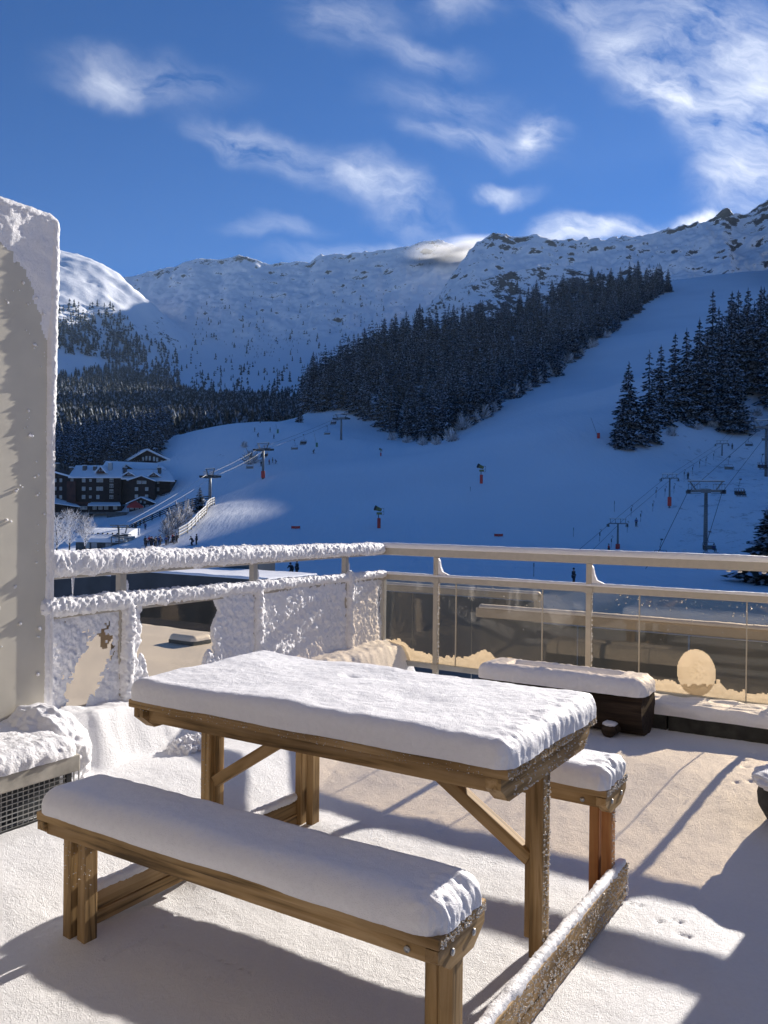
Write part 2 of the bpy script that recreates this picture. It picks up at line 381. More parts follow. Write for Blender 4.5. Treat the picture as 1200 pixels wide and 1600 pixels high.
def beads(name, pts, rmin, rmax, parent, seed=0, mat=None):
    bm = bmesh.new(); bmesh.ops.create_icosphere(bm, subdivisions=1, radius=1.0)
    bv = np.array([v.co[:] for v in bm.verts]); bf = np.array([[v.index for v in f.verts] for f in bm.faces]); bm.free()
    rs = np.random.RandomState(seed); V_, F_ = [], []
    for i, p in enumerate(pts):
        r = rmin+(rmax-rmin)*rs.rand()**2; V_.append(bv*r*(1+.4*rs.rand(3))+np.array(p)); F_.append(bf+i*len(bv))
    o = obj(name, np.concatenate(V_), np.concatenate(F_), mat or M['ice'], parent, True); o['kind'] = 'stuff'; return o

# ---------------- picnic table
TA, TB = -0.0893*U[0]+2.8774*U[1], -0.0893*V[0]+2.8774*V[1]
tbl = thing('picnic_table', 'wooden picnic table with joined benches under thick fresh snow on the terrace', 'picnic table', W(TA, TB, 0), YAW)
TL, TW, TH = .724, .364, .74
nb = 5; bw = 2*TW/nb; mb = MB()
for i in range(nb): mb.box(-TL, TL, -TW+bw*i+.003, -TW+bw*(i+1)-.003, TH-.028, TH, .004)
tt = mb.build('tabletop', M['wood'], tbl)
for s in (-1, 1): board('apron', (-TL+.03, s*(TW-.05), TH-.028-.026), (TL-.03, s*(TW-.05), TH-.028-.026), .026, .05, M['wood'], tbl)
for s in (-1, 1):
    board('crossbeam', (s*(TL-.045), -TW+.01, TH-.03-.036), (s*(TL-.045), TW-.01, TH-.03-.036), .045, .072, M['wood'], tbl, cut=.055)
dimple = lambda x, y: -.012*np.exp(-((x+.10)/.03)**2-((y-.12)/.022)**2)-.005*np.exp(-((x-.25)/.10)**2-((y+.05)/.06)**2)
cap('snow_cover', 2*TL+.012, 2*TW+.012, .075, .046, .0055, d_soft(1, .007, .0014, .0034, TL), M['snow'], tt, (0, 0, TH), inner_drop=dimple)
LX = .672
for s in (-1, 1):
    board('leg', (s*LX, -.004, .085), (s*LX, -.004, TH-.03), .058, .042, M['wood'], tbl, up=(1, 0, 0))
    board('leg', (s*(LX-.034), .008, .13), (s*(LX-.034), .008, TH-.1), .034, .024, M['wood'], tbl, up=(1, 0, 0))
    board('brace', (s*(LX-.03), .0, .37), (s*.10, .0, .715), .04, .042, M['wood'], tbl)
    # floor rail
    b0, b1 = (-.665 if s > 0 else -.60), .70
    board('floor_rail', (s*.72, b0, .095), (s*.72, b1, .095), .032, .075, M['wood'], tbl)
    board('floor_rail', (s*.717, b0+.02, .035), (s*.717, b1-.02, .035), .04, .044, M['wood'], tbl)
    sweep_snow('snow_cover', [(s*.716, b0, .132), (s*.716, b1, .132)], .017, .017, M['crust'], tbl, .006, .03, .01, 16, seed=20+s)
def make_bench(side, lo, hi):
    bm_ = thing('bench', None, None); bm_.parent = tbl
    w = (hi-lo)/2; H0 = .453; BL = .722
    mb = MB()
    for i in range(2): mb.box(-BL, BL, lo+w*i+.003, lo+w*(i+1)-.003, H0-.026, H0, .004)
    mb.build('seat', M['wood'], bm_)
    for y in (lo+.03, hi-.03): board('apron', (-BL+.03, y, H0-.026-.022), (BL-.03, y, H0-.026-.022), .024, .042, M['wood'] , bm_)
    for s in (-1, 1):
        board('bracket', (s*(BL-.02), lo+.006, H0-.028-.034), (s*(BL-.02), hi-.006, H0-.028-.034), .034, .066, M['wood'], bm_, cut=.06)
        yc = (lo+hi)/2
        mat = M['wood_red'] if (side > 0 and s > 0) else M['wood']
        for k, (o1, o2) in enumerate(((-.016, -.004), (.034, .012))):
            board('leg', (s*(BL-.045-o1), yc+o2, .0), (s*(BL-.045-o1), yc+o2, H0-.04), .052, .036, mat, bm_, up=(1, 0, 0))
        if s > 0:
            mb = MB()
            for yy in (yc-.055, yc+.055):
                mb = MB(); mb.tube([(BL-.004, yy, H0-.055), (BL+.002, yy, H0-.055)], .0085, 12); mb.build('bolt', M['bolt'], bm_, True)
            mb = MB(); mb.tube([(BL-.09, lo+.019, H0-.05), (BL-.09, lo+.0135, H0-.05)], .008, 12); mb.build('bolt', M['bolt'], bm_, True)
    cap('snow_cover', 2*BL+.008, (hi-lo)+.014, .080 if side < 0 else .07, .066 if side < 0 else .045, .005, d_soft(9+side, .006, .0012, .006, BL), M['snow'], bm_, (0, (lo+hi)/2, H0))
    return bm_
bn = make_bench(-1, -.729, -.477); bf = make_bench(1, .477, .729)
rs = np.random.RandomState(5)
def face_beads(parent, x, y0, y1, z0, z1, n, seed, r=(.0012, .0035)):
    rs = np.random.RandomState(seed); P = np.stack([np.full(n, x), rs.uniform(y0, y1, n), z0+(z1-z0)*rs.rand(n)**1.2], 1)
    return beads('frozen_droplets', P, r[0], r[1], parent, seed)
face_beads(tbl, LX+.023, -.03, .022, .14, TH-.04, 230, 1)
face_beads(tbl, .737, -.79, .71, .02, .13, 1700, 2, (.0012, .004))
face_beads(tbl, TL-.02, -TW+.06, TW-.02, TH-.1, TH-.035, 160, 3)
face_beads(tbl, TL+.001, -TW, TW, TH-.027, TH-.001, 300, 4, (.001, .0026))
face_beads(bn, .724, -.72, -.485, .428, .452, 160, 5)
face_beads(bf, .724, .485, .72, .428, .452, 160, 6)
face_beads(bf, .713, .58, .62, .1, .4, 90, 7)
P = np.stack([rs.uniform(-.66, .66, 200), np.full(200, -TW-.001), rs.uniform(TH-.03, TH-.0, 200)], 1); beads('frozen_droplets', P, .0008, .0018, tbl, 8)
P = np.stack([rs.uniform(-LX-.02, -LX+.02, 70), np.full(70, -.034), rs.uniform(.3, .68, 70)], 1); beads('frozen_droplets', P, .001, .0025, tbl, 9)
P = np.stack([rs.uniform(-.70, -.56, 60), np.full(60, -.64), rs.uniform(.2, .4, 60)], 1); beads('frozen_droplets', P, .001, .0022, bn, 10)

# ---------------- deck snow: raised by KZ towards the railings to meet groups scaled about the camera
K = .905; KZ = EYE*(1-K)
def scale_about_eye(root, z=KZ):  # scales a group about the camera eye by K
    root.scale = (K, K, K); root.location.z += z
def tracks():
    out = []
    for (x, y, r) in [(975,1405,7),(1000,1415,5),(1030,1441,8),(1062,1442,8),(1050,1438,4),(1065,1462,11),(1077,1465,6),(1034,1518,4),(1035,1525,4),
                      (257,1446,6),(275,1426,5),(262,1472,7),(275,1477,5),(298,1484,4),(315,1490,4),(345,1500,4),(358,1505,5),(377,1513,4),(392,1519,5),
                      (293,1512,4),(287,1528,3),(330,1530,3),(355,1392,4),(333,1404,3),(308,1418,3),(1178,1215,8),(1165,1240,9),(1150,1262,7),(1172,1262,9),(1188,1244,10),(1162,1228,6),
                      (985,1412,4),(1090,1418,4)]:
        v = ray(x, y); p = v*(EYE/-v[2]); out.append((p[0], p[1], .72*r/F_PX*p[1]))
    # a dragged line
    for k in range(22):
        x, y = 163+k*3.0, 1500-k*1.62; v = ray(x, y); p = v*(EYE/-v[2]); out.append((p[0], p[1], (2.2+.8*math.sin(k*2.3))/F_PX*p[1]))
    return out
TR = tracks()
def deck_h(a, b):
    x = a*U[0]+b*V[0]; y = a*U[1]+b*V[1]; P = np.stack([x, y, 0*x], -1)
    z = .012*fbm(P, 1.1, 2)+.0042*fbm(P, .2, 2, seed=2)+.0014*fbm(P, .05, 3, seed=4, gain=.7)
    for tx, ty, r in TR:
        d = np.hypot(x-tx, y-ty); z = z-np.where(d < r*1.9, .009*np.exp(-(d/r)**2)*(1 if r > .004 else .6), 0)
    z = z+KZ*np.maximum(smooth01((b-3.15)/1.5), smooth01((-2.42-a)/.5))
    # bank along the left railing
    e = -3.50*K+.05*fbm(P, .5, 2, seed=6)+.008*fbm(P, .12, 2, seed=7)
    hb = .20+.05*fbm(P, .7, 2, seed=8)+.012*fbm(P, .09, 2, seed=9)
    w = smooth01((e-a)/.17)*smooth01((b-2.12)/.32)
    z = z+w*(hb+.25*np.clip(e-a, 0, .3))
    # drift spilling towards the table leg, and soft drifts by the legs
    for (ca, cb, ra, rb, h) in [(-3.17, 2.76, .32, .45, .05), (-2.9, 3.62, .45, .55, .03), (TA-.72, TB-.6, .10, .12, .02), (TA+.72, TB-.6, .10, .12, .015), (TA-.67, TB, .09, .1, .025), (TA-.62, TB+.6, .12, .12, .015)]:
        z = z+h*np.exp(-((a-ca)/ra)**2-((b-cb)/rb)**2)
    return z
na, nbb = 600, 620
ga = np.concatenate([np.linspace(-3.56, -3.0, 90, endpoint=False), np.linspace(-3.0, .4, na-130, endpoint=False), np.linspace(.4, 4.5, 60)])
gb = np.concatenate([np.linspace(-3.5, .3, 60, endpoint=False), np.linspace(.3, 5.56, nbb-60)])
A_, B_ = np.meshgrid(ga, gb, indexing='ij'); Z_ = deck_h(A_.ravel(), B_.ravel())
P = np.stack([A_.ravel(), B_.ravel(), Z_], -1); I = np.arange(len(P)).reshape(A_.shape)
Fq = np.stack([I[:-1, :-1], I[1:, :-1], I[1:, 1:], I[:-1, 1:]], -1).reshape(-1, 4)
o = obj('snowy_deck', P, Fq, M['snow_deck'], None, True, (0, 0, 0), YAW); tag(o, kind='structure')
mb = MB(); mb.box(-3.56, 4.5, -3.5, 5.6, -11, -.06); o = mb.build('terrace_base', M['concrete'], None, rz=YAW); tag(o, kind='structure')
# clumps of fallen snow
for i, (x, y, Y, r) in enumerate([(285, 1172, 4.72*K, .068), (305, 1163, 4.78*K, .055)]):
    p = at(x, y, Y); o = blob('snow_clump', r, M['crust'], None, (p[0], p[1], .17 if i == 0 else .19), (1.1, 1, 1.), 30+i, .3)
    tag(o, ['bigger lumpy clump of snow fallen at the foot of the snow bank', 'smaller lumpy clump of snow beside the left table leg'][i], 'snow clump', 'fallen snow clumps')

# ---------------- tall panel on the left
pan = thing('partition_panel', 'tall beige partition panel crusted with snow at the left edge of the terrace', 'partition', W(-3.80*K, 0, 0), YAW); scale_about_eye(pan)
mb = MB(); mb.box(-.22, 0, .6, 2.76, .24, 2.90, .012); mb.build('panel', M['plaster'], pan)
wf = lambda t: 1.0-.45*smooth01((t-.62)/.3)
sweep_snow('snow_rim', [(-.10, .6, 2.90), (-.10, 2.73, 2.90), (-.10, 2.762, 2.885), (-.10, 2.772, 2.84), (-.10, 2.765, 2.2), (-.10, 2.755, .3)], .036, .118, M['crust'], pan, .010, .04, .010, 34, 41, up=(1, 0.001, 0), wfun=lambda t: 1.08-.16*smooth01((t-.5)/.4))
def tf(y, z):
    P = np.stack([y*0, y, z], -1)
    edge = 2.78-y; top = 2.90-z
    reach = .02+.25*smooth01((z-2.1)/.8)+.03*fbm(P, .25, 3, seed=50)
    reach = np.maximum(reach, .012)
    n = fbm(P, .12, 4, seed=51); nf = fbm(P, .035, 2, seed=52)
    t = .022*(1-edge/reach)+.006*n+.0035*nf
    t2 = .028*(1-top/(.20+.10*fbm(P, .3, 2, seed=53)))+.008*n+.0035*nf
    t3 = np.where(nf*.5+fbm(P, .08, 2, seed=57) > 1.12+.8*smooth01((edge-.35)/.3), .012, -1)
    t = np.maximum(np.maximum(t, t2), t3)
    return np.where((z > 2.888) | (y > 2.765), np.maximum(t, .02), t)
crust('snow_crust', .6, 2.775, .3, 2.895, .009, tf, M['crust'], pan)
# small knobs of ice stuck on the panel
rsk = np.random.RandomState(12); pts = []
for k in range(44):
    z = rsk.uniform(.5, 2.6); e = rsk.exponential(.10)+.03; pts.append((.004, 2.76-e, z))
    if rsk.rand() < .5: pts.append((.006, 2.76-e+rsk.normal()*.012, z+rsk.normal()*.008))
beads('ice_knob', pts, .003, .009, pan, 3, M['crust'])
# ledge under it
led = thing('planter_ledge', 'low beige concrete ledge with thick snow and a wire mesh front below the tall panel', 'ledge', W(-3.28*K, 0, 0), YAW); scale_about_eye(led)
mb = MB(); mb.box(-1.0, 0, .3, 2.56, .185, .262, .006); mb.build('slab', M['concrete'], led)
P, Fc = cap_mesh(1.0, 2.28, .085, .07, .010, d_lump(60, .014, .06, .004))
obj('snow_cover', P+np.array([-.5, 1.43, .262]), Fc, M['crust'], led, True)
mb = MB(); mb.box(-.6, -.07, .3, 2.50, -.05, .185); mb.build('back_box', M['clad_dark'], led)
mb = MB()
for k in range(86): y = .32+k*.0265; mb.box(-.032, -.028, y, y+.004, 0.0, .185)
for k in range(9): z = .012+k*.021; mb.box(-.028, -.024, .3, 2.52, z, z+.004)
mb.build('wire_mesh', M['alu_grey'], led)
mb = MB()
for y in (.9, 1.5, 2.12, 2.5): mb.box(-.045, -.02, y, y+.028, 0, .185)
mb.box(-.045, -.018, .3, 2.53, -.01, .014); mb.build('mesh_frame', M['black'], led)
# heap in the corner of panel and ledge
o = blob('snow_heap', .30, M['crust'], None, W(-3.66*K, 2.62*K, .20*K+KZ), (.82, .64, .66), 61, .09, 6); o.rotation_euler = (0, 0, YAW)
tag(o, 'rounded heap of drifted snow between the tall panel, the ledge and railing', 'snow heap')

# ---------------- railing, left run (along b at a=-3.848) and right run (along a at b=6.084), both before scaling about the camera
RA, RB = -3.848, 6.084
rl = thing('glass_railing', 'glass railing run on the left, thickly crusted with wind blown snow', 'railing', W(RA*K, 0, 0), YAW, 'terrace railings'); scale_about_eye(rl)
rr = thing('glass_railing', 'glass railing run on the right with clear bronze panes and thin snow on its rails', 'railing', W(RA*K, RB*K, 0), YAW, 'terrace railings'); scale_about_eye(rr)
mb = MB(); mb.box(-.03, .03, 2.7, RB+.03, 1.03, 1.10, .012); mb.build('handrail', M['alu'], rl)
mb = MB(); mb.box(.0, 5.5, -.03, .03, 1.03, 1.098, .010); mb.build('handrail', M['alu'], rr)
sweep_snow('snow_cover', [(0, 2.74, 1.112), (0, 3.2, 1.108), (0, 4.6, 1.095), (0, 5.4, 1.09), (0, RB-.02, 1.083)], .062, .058, M['crust'], rl, .016, .045, .008, 40, 62, wfun=lambda t: 1.12-.34*t)
o = sweep_snow('snow_cover', [(-.03, 0, 1.098), (5.5, 0, 1.098)], .034, .036, M['snow'], rr, .004, .09, .012, 22, 63, flatbottom=.2)
for zc, nm_ in ((.845, 'mid_rail'),):
    mb = MB(); mb.box(-.018, .018, 2.7, RB, .82, .866, .004); mb.build(nm_, M['alu'], rl)
    mb = MB(); mb.box(0, 5.5, -.018, .018, .82, .866, .004); mb.build(nm_, M['alu'], rr)
sweep_snow('snow_cover', [(.0, 0, .868), (5.5, 0, .868)], .024, .018, M['snow'], rr, .004, .06, .012, 18, 64, flatbottom=.1)
sweep_snow('snow_cover', [(.01, 2.7, .885), (.01, RB, .868)], .045, .038, M['crust'], rl, .018, .05, .009, 30, 65, wfun=lambda t: 1.15-.4*t)
mb = MB(); mb.box(0, 5.5, -.018, .018, .107, .15, .004); mb.build('bottom_rail', M['alu_grey'], rr)
mb = MB(); mb.box(-.018, .018, 2.7, RB, .107, .15, .004); mb.build('bottom_rail', M['alu_grey'], rl)
LP = [3.27, 4.41, 5.51]
for i, b in enumerate(LP):
    mb = MB(); mb.box(-.02, .02, b-.022, b+.022, -.05, 1.03, .003); mb.build('post', M['alu'], rl)
    sweep_snow('snow_crust', [(.022, b+.02, .2), (.022, b+.028, .86), (.01, b+.03, .93)], .034, .04, M['crust'], rl, .020, .05, .009, 26, 70+i, up=(1, 0, 0))
    sweep_snow('snow_crust', [(.0, b+.03, .90), (.0, b+.034, .955), (.0, b+.028, 1.0)], .012, .014, M['crust'], rl, .008, .03, .006, 12, 75+i, up=(1, 0, 0))
RP = [.518, 1.808, 3.1, 4.39]
for i, a in enumerate(RP):
    mb = MB(); mb.box(a-.02, a+.02, -.02, .02, -.05, 1.03, .003)
    for z in (.835, .125): mb.box(a-.034, a+.034, -.026, -.018, z-.02, z+.02, .002)
    mb.build('post', M['alu'], rr)
    # wind blown fin of snow on the post
    fin = [(a+.02, .89), (a+.02, 1.02), (a+.032, 1.0), (a+.042, .95), (a+.06, .91), (a+.12, .885)]
    mb = MB(); mb.prism(fin, -.012, .012, 'y'); mb.build('snow_fin', M['snow'], rr)
    f = beads('frozen_droplets', np.stack([a+.02+rsk.normal(size=90)*.002, -.012+rsk.rand(90)*.02, rsk.uniform(.15, .85, 90)], 1), .003, .009, rr, 80+i, M['crust_thin'])
edges = [0.025, .695, 1.438, 2.176, 2.894, 3.63, 4.37, 5.1]
for i in range(len(edges)-1):
    mb = MB(); mb.box(edges[i]+.003, edges[i+1]-.003, .006, .014, .14, .825); g = mb.build('glass_pane', M['glass'], rr)
    if i:
        mb = MB(); mb.box(edges[i]-.0035, edges[i]+.0035, .004, .016, .15, .82); mb.build('pane_joint', M['alu'], rr)
le = [2.2]+LP+[RB-.03]
for i in range(len(le)-1):
    mb = MB(); mb.box(-.014, -.006, le[i]+.02, le[i+1]-.02, .14, .825); mb.build('glass_pane', M['glass'], rl)
# corner post
mb = MB(); mb.box(-.02, .02, -.02, .02, .1, .83, .003); mb.build('corner_post', M['alu'], rr)
# snow stuck on the panes of the left run
def tfl(y, z):
    P = np.stack([y*0, y, z], -1)
    big = fbm(P, .30, 3, seed=90); q = P.copy(); q[:, 1] = P[:, 1]*1.2+P[:, 2]*.9; q[:, 2] = P[:, 2]*.8-P[:, 1]*.5
    lum = np.abs(fbm(q, .075, 3, seed=91, gain=.55)); fin = fbm(P, .022, 3, seed=92, gain=.6)
    base = .013+.012*big+.015*lum+.0055*fin
    low = .35*np.exp(-((z-.12)/.14))*.16
    base = base+low
    # first pane: frosty with a bare patch
    p1 = (y < LP[0]); e1 = ((y-3.03)/.15)**2+((z-.46-(y-3.03)*.8)/.17)**2
    base = np.where(p1, base*.75-.034*np.exp(-e1*.8)+.003*fin-.006*(fbm(P, .07, 3, seed=95) > .12), base)
    # second pane: clear in its left half
    e2 = smooth01((4.02+.10*fbm(P, .2, 2, seed=93)-y)/.05)*smooth01((y-3.40-.05*fbm(P, .12, 3, seed=94))/.05)*smooth01((z-.18-.3*np.exp(-((y-3.98)/.10)**2)-.35*np.exp(-((y-3.42)/.06)**2))/.07)
    base = np.where((y > LP[0]) & (y < LP[1]), base-.09*e2, base)
    # last pane: thin and broken towards the corner
    base = np.where(y > LP[2], base-.03*smooth01((y-5.92)/.16), base)
    return base
crust('snow_crust', 2.3, RB-.03, .12, .86, .0075, tfl, M['crust'], rl)
def tfo(y, z):   # thinner snow on the outer side of the same panes
    P = np.stack([y*0, y, z], -1); f = .012+.02*fbm(P, .12, 4, seed=96)-.05*np.exp(-((y-3.03)/.2)**2-((z-.46)/.25)**2)
    return np.where((y < LP[0]), f*.8, -1)
o = crust('snow_crust', 2.3, RB-.03, .14, .82, .012, tfo, M['crust_thin'], rl, -1); o.location = (-.016, 0, 0)
# ragged snow along the foot of the right panes (outer side) and the oval patch
def tfr(y, z):
    P = np.stack([y*0, y, z], -1); h = .055+.028*fbm(P*np.array([1, 1, 0]), .35, 2, seed=97)+.03*np.abs(fbm(P, .06, 3, seed=98))+.08*np.exp(-((y-.12)/.16)**2)+.10*np.exp(-((y-.95)/.10)**2)*(y < 1.06)+.06*np.exp(-((y-1.16)/.05)**2)+.04*np.exp(-((y-2.72)/.04)**2)
    h = h*np.where(y > 3.2, .8, 1); return .03*np.clip((.15+h-z)/.03, -1, 1)+.008*fbm(P, .03, 2, seed=99)
o = crust('snow_ridge', .03, 4.6, .13, .42, .008, tfr, M['thin_snow'], rr); o.rotation_euler = (0, 0, -math.pi/2); o.scale = (-1, 1, 1)
o.data.transform(Matrix(((0, 1, 0, 0), (1, 0, 0, 0), (0, 0, 1, 0), (0, 0, 0, 1)))); o.rotation_euler = (0, 0, 0); o.scale = (1, 1, 1); o.location = (0, .016, 0)
def tfd(y, z):
    P = np.stack([y*0, y, z], -1); e = ((y-2.57)/.125)**2+((z-.305)/.158)**2
    return .022*(1-e**3)+.012*np.exp(-e*5)*fbm(P, .02, 2, seed=101)
o = crust('snow_disc', 2.40, 2.74, .13, .48, .006, tfd, M['thin_snow'], rr)
o.data.transform(Matrix(((0, 1, 0, 0), (1, 0, 0, 0), (0, 0, 1, 0), (0, 0, 0, 1)))); o.location = (0, .016, 0); o['label'] = 'oval disc of snow stuck to the outside of the glass'
# droplets on the upper right panes
pp = np.stack([np.concatenate([rsk.uniform(.1, 5, 120), rsk.uniform(2.0, 3.1, 110)]), np.full(230, .004), .82-np.abs(rsk.normal(size=230))*.11], 1)
beads('frozen_droplets', pp, .0015, .0055, rr, 17, M['ice'])
# icicles
def icicle(parent, x, y, z, L, r):
    mb = MB(); mb.tube([(x, y, z), (x+.002, y, z-L*.3), (x-.002, y+.002, z-L*.7), (x, y, z-L)], r, 10, r*.12); mb.build('icicle', M['ice'], parent, True)
icicle(rl, .03, 2.92, 1.06, .13, .011)
for a in (2.78, 2.85, 3.0, 3.06): blob('ice_drip', .011, M['crust'], rr, (a, -.01, 1.022), (1.4, 1, .7), int(a*100), .3, 2)

# ---------------- kerb and log trough by the right run
kb = thing('stone_kerb', 'dark stone kerb with a ridge of wind carved snow at the foot of the right railing', 'kerb', W(-1.9*K, 5.62*K, 0), YAW); scale_about_eye(kb)
mb = MB()
for k in range(4): mb.box(k*1.15-.6, k*1.15+.54, 0, .33, -.05, .10, .008)
mb.build('kerb_stone', M['dark_stone'], kb)
P, Fc = cap_mesh(4.6, .34, .075, .06, .010, lambda P, n: .016*fbm(P*np.array([.4, 1.6, 1]), .12, 3, seed=110)+.012*np.abs(fbm(P*np.array([.5, 2, 1]), .2, 2, seed=111)))
obj('snow_cover', P+np.array([1.7, .165, .095]), Fc, M['snow'], kb, True)
tr = thing('log_trough', 'hollowed dark log trough filled with snow in front of the right railing', 'planter', W(-2.0*K, 5.46*K, 0), YAW); scale_about_eye(tr)
mb = MB(); prof = []
for k in range(24):
    t = 2*math.pi*k/24; rr_ = .165*(1+.04*math.sin(5*t)+.03*math.sin(9*t+1)); prof.append((rr_*math.cos(t), .155+min(.115, rr_*math.sin(t))*1.0))
mb.prism(prof, -.565, .565, 'x'); mb.build('log_body', M['log'], tr)
for s in (-1, 1):
    mb = MB(); mb.tube([(s*.38, -.235, .04), (s*.38, .14, .04)], .045, 14); lg = mb.build('foot_log', M['log'], tr, True)
    blob('snow_cover', .045, M['crust'], tr, (s*.38, -.2, .078), (1.0, 1.1, .35), 120+s, .2, 3)
inner = lambda x, y: -.055*smooth01((.40-np.abs(x))/.05)*smooth01((.085-np.abs(y-.01))/.04)
cap('snow_cover', 1.16, .35, .105, .075, .007, d_lump(122, .008, .07, .002), M['snow'], tr, (0, 0, .255), 0, inner)
# ---------------- pot at the right edge, off-frame screen wall that shades the corner
pc = (2.03, 3.95)
pot = thing('plant_pot', 'round dark plant pot topped with snow at the right edge of the terrace', 'plant pot', (pc[0]*K, pc[1]*K, 0)); scale_about_eye(pot, .07); pot.scale = (K, K, K*.76)
MB().lathe([(.15, 0), (.20, .05), (.235, .13), (.24, .20), (.225, .27), (.235, .285), (.235, .30), (.2, .30)], n=32).build('pot', M['dark_stone'], pot, True)
blob('snow_cover', .2, M['crust'], pot, (-.03, 0, .30), (1.2, 1.15, .42), 130, .10, 5)
scr = thing('screen_wall', 'beige screen wall beside the plant pot on the right', 'wall', W(-.29, 4.64, 0), YAW)
mb = MB(); mb.box(0, 2.4, 0, .14, 0, 2.7, .01); mb.build('panel', M['plaster'], scr)
mb = MB(); mb.box(-.01, 2.41, -.01, .15, 2.7, 2.76, .02); mb.build('snow_cover', M['snow'], scr)

# ---------------- neighbouring terraces seen below and beyond
def building_box(name, label, cat, a0, a1, b0, b1, zt, mat, cover=.12, group=None):
    t = thing(name, label, cat, W(a0, b0, 0), YAW, group)
    mb = MB(); mb.box(0, a1-a0, 0, b1-b0, -12, zt); mb.build('wall', mat, t)
    P, Fc = cap_mesh(a1-a0+.1, b1-b0+.1, cover, cover*.7, max(.1, (a1-a0)/80), lambda P, n: .03*fbm(P, 1.5, 2)+.01*fbm(P, .3, 2))
    obj('snow_cover', P+np.array([(a1-a0)/2, (b1-b0)/2, zt]), Fc, M['snow'], t, True)
    return t
building_box('flat_roof', 'lower flat snow covered roof seen through the clear pane on the left', 'roof', -26, -4.3, 3.0, 18.5, -2.45, M['clad_dark'], .15)
building_box('roof_wall', 'dark wall with a thin snow capped top beyond the lower flat roof', 'wall', -38.5, -27.0, 32, 36, -2.15, M['clad_dark'], .12)
building_box('roof_wall', 'lower dark wall left of the snow capped wall beyond the flat roof', 'wall', -50, -38.8, 32.6, 36, -2.6, M['clad_dark'], .10)
p = at(297, 992, 23.); vt = thing('roof_vent', 'rounded snow topped vent box on the lower flat roof', 'vent', (p[0], p[1], -2.3), YAW)
mb = MB(); mb.box(-.47, .47, -.35, .35, 0, .12, .03); mb.build('box', M['clad'], vt)
cap('snow_cover', .98, .74, .15, .14, .03, lambda P, n: .005*fbm(P, .2, 2), M['snow'], vt, (0, 0, .12))
sl = building_box('roof_slab', 'small snow covered slab just above the dark wall on the left', 'roof', -34.5, -31.5, 36.5, 38, -1.35, M['clad'], .14)
def parapet(label, a0, a1, b, zt, ret=None):
    t = thing('terrace_parapet', label, 'railing', W(a0, b, 0), YAW, 'neighbouring terrace parapets')
    mb = MB(); x = 0
    while x < a1-a0-.01:
        w = min(1.45, a1-a0-x); mb.box(x+.01, x+w-.01, 0, .04, -5, zt-.16, 0); x += 1.45
    mb.build('panel', M['clad'], t)
    mb = MB(); mb.box(-.05, a1-a0+.05, -.05, .09, zt-.14, zt, .02); mb.build('handrail', M['alu'], t)
    sweep_snow('snow_cover', [(-.03, .02, zt+.005), (a1-a0+.03, .02, zt+.005)], .075, .04, M['snow'], t, .01, .15, .04, 16, int(b), flatbottom=.2)
    return t
t = parapet('nearer neighbouring parapet with beige handrail seen through the right panes', -5.3, 9.5, 11.0, .02)
mb = MB(); mb.box(0, 14.8, .05, 3.5, -12, -2.4); mb.build('terrace_floor', M['clad'], t)
t = parapet('farther neighbouring parapet ending in a short post, seen through the corner pane', -10.8, -6.4, 16.0, -.26)
mb = MB(); mb.box(4.3, 4.42, -.03, .07, -2, -.4); mb.build('post', M['alu'], t)
mb = MB(); mb.box(0, 4.3, .05, 3.5, -12, -2.6); mb.build('terrace_floor', M['clad'], t)

bld = thing('apartment_building', 'warm coloured apartment building behind the terrace', 'building', W(0, -1.75, 0), YAW)
mb = MB(); mb.box(-9, 8, -8, 0, -11, 15); mb.build('wall', M['facade'], bld)
for x0 in (-5, -1.5, 2.2): mb = MB(); mb.box(x0, x0+1.8, -.02, .03, .05, 2.2); mb.build('window', M['clad_dark'], bld)
# ================================================================ LANDSCAPE
# --- the near slope: smooth surface through image pixel points (px x, px y, distance), some pushed along the line of sight
ctrl = [(1100,850,155),(965,865,165),(1046,790,184),(1128,725,248),(1170,662,280),(1195,745,210),(980,685,240),(1060,655,262),(1200,600,335),(1120,560,335),
 (752,757,208),(592,825,176),(800,650,330),(690,692,345),(595,712,300),(870,590,460),(760,650,370),(950,520,610),(1000,478,720),(1030,455,800),(1070,440,840),(1190,424,890),(350,800,172),(400,805,172),(350,782,205),(400,785,203),(300,808,168),
 (1000,600,380),(1050,530,510),(1120,480,670),(900,640,320),(533,685,320),(430,657,372),(350,664,345),(290,685,330),(410,745,245),(330,782,194),(270,740,285),(205,806,262),(165,820,252),(100,822,250),
 (180,858,185),(300,850,141),(150,864,172),(60,864,172),(210,866,158),(150,882,125),(235,876,130),(40,882,125),(150,700,420),(240,690,405),(700,600,450),(600,600,430),(800,520,670),(650,540,590),(900,460,810),(500,640,430),(560,660,392),(470,720,280),
 (1300,600,300),(1300,740,215),(1300,424,900),(-100,820,250),(-100,690,420),(0,860,180),(850,800,190),(1000,720,235),(680,780,200),(480,800,190),(400,830,160),(220,840,200),(370,700,290)]
C_ = []
for x, y, d in ctrl: p = at(x, y, d); C_.append(p)
for x in (-300, 0, 300, 600, 900, 1200, 1500):
    for Y, z in ((25, -9.5), (60, -8.3), (100, -6.3)): r = ray(x, 800); C_.append(np.array([r[0]/r[1]*Y, Y, z]))
C_ = np.array(C_)
def tps_k(r2): return np.where(r2 > 0, .5*r2*np.log(r2+1e-12), 0)
SC = 100.
Q_ = C_[:, :2]/SC; n_ = len(Q_); D2 = ((Q_[:, None]-Q_[None])**2).sum(-1)
A2 = np.zeros((n_+3, n_+3)); A2[:n_, :n_] = tps_k(D2)+np.eye(n_)*.03; A2[:n_, n_] = 1; A2[:n_, n_+1:] = Q_; A2[n_, :n_] = 1; A2[n_+1:, :n_] = Q_.T
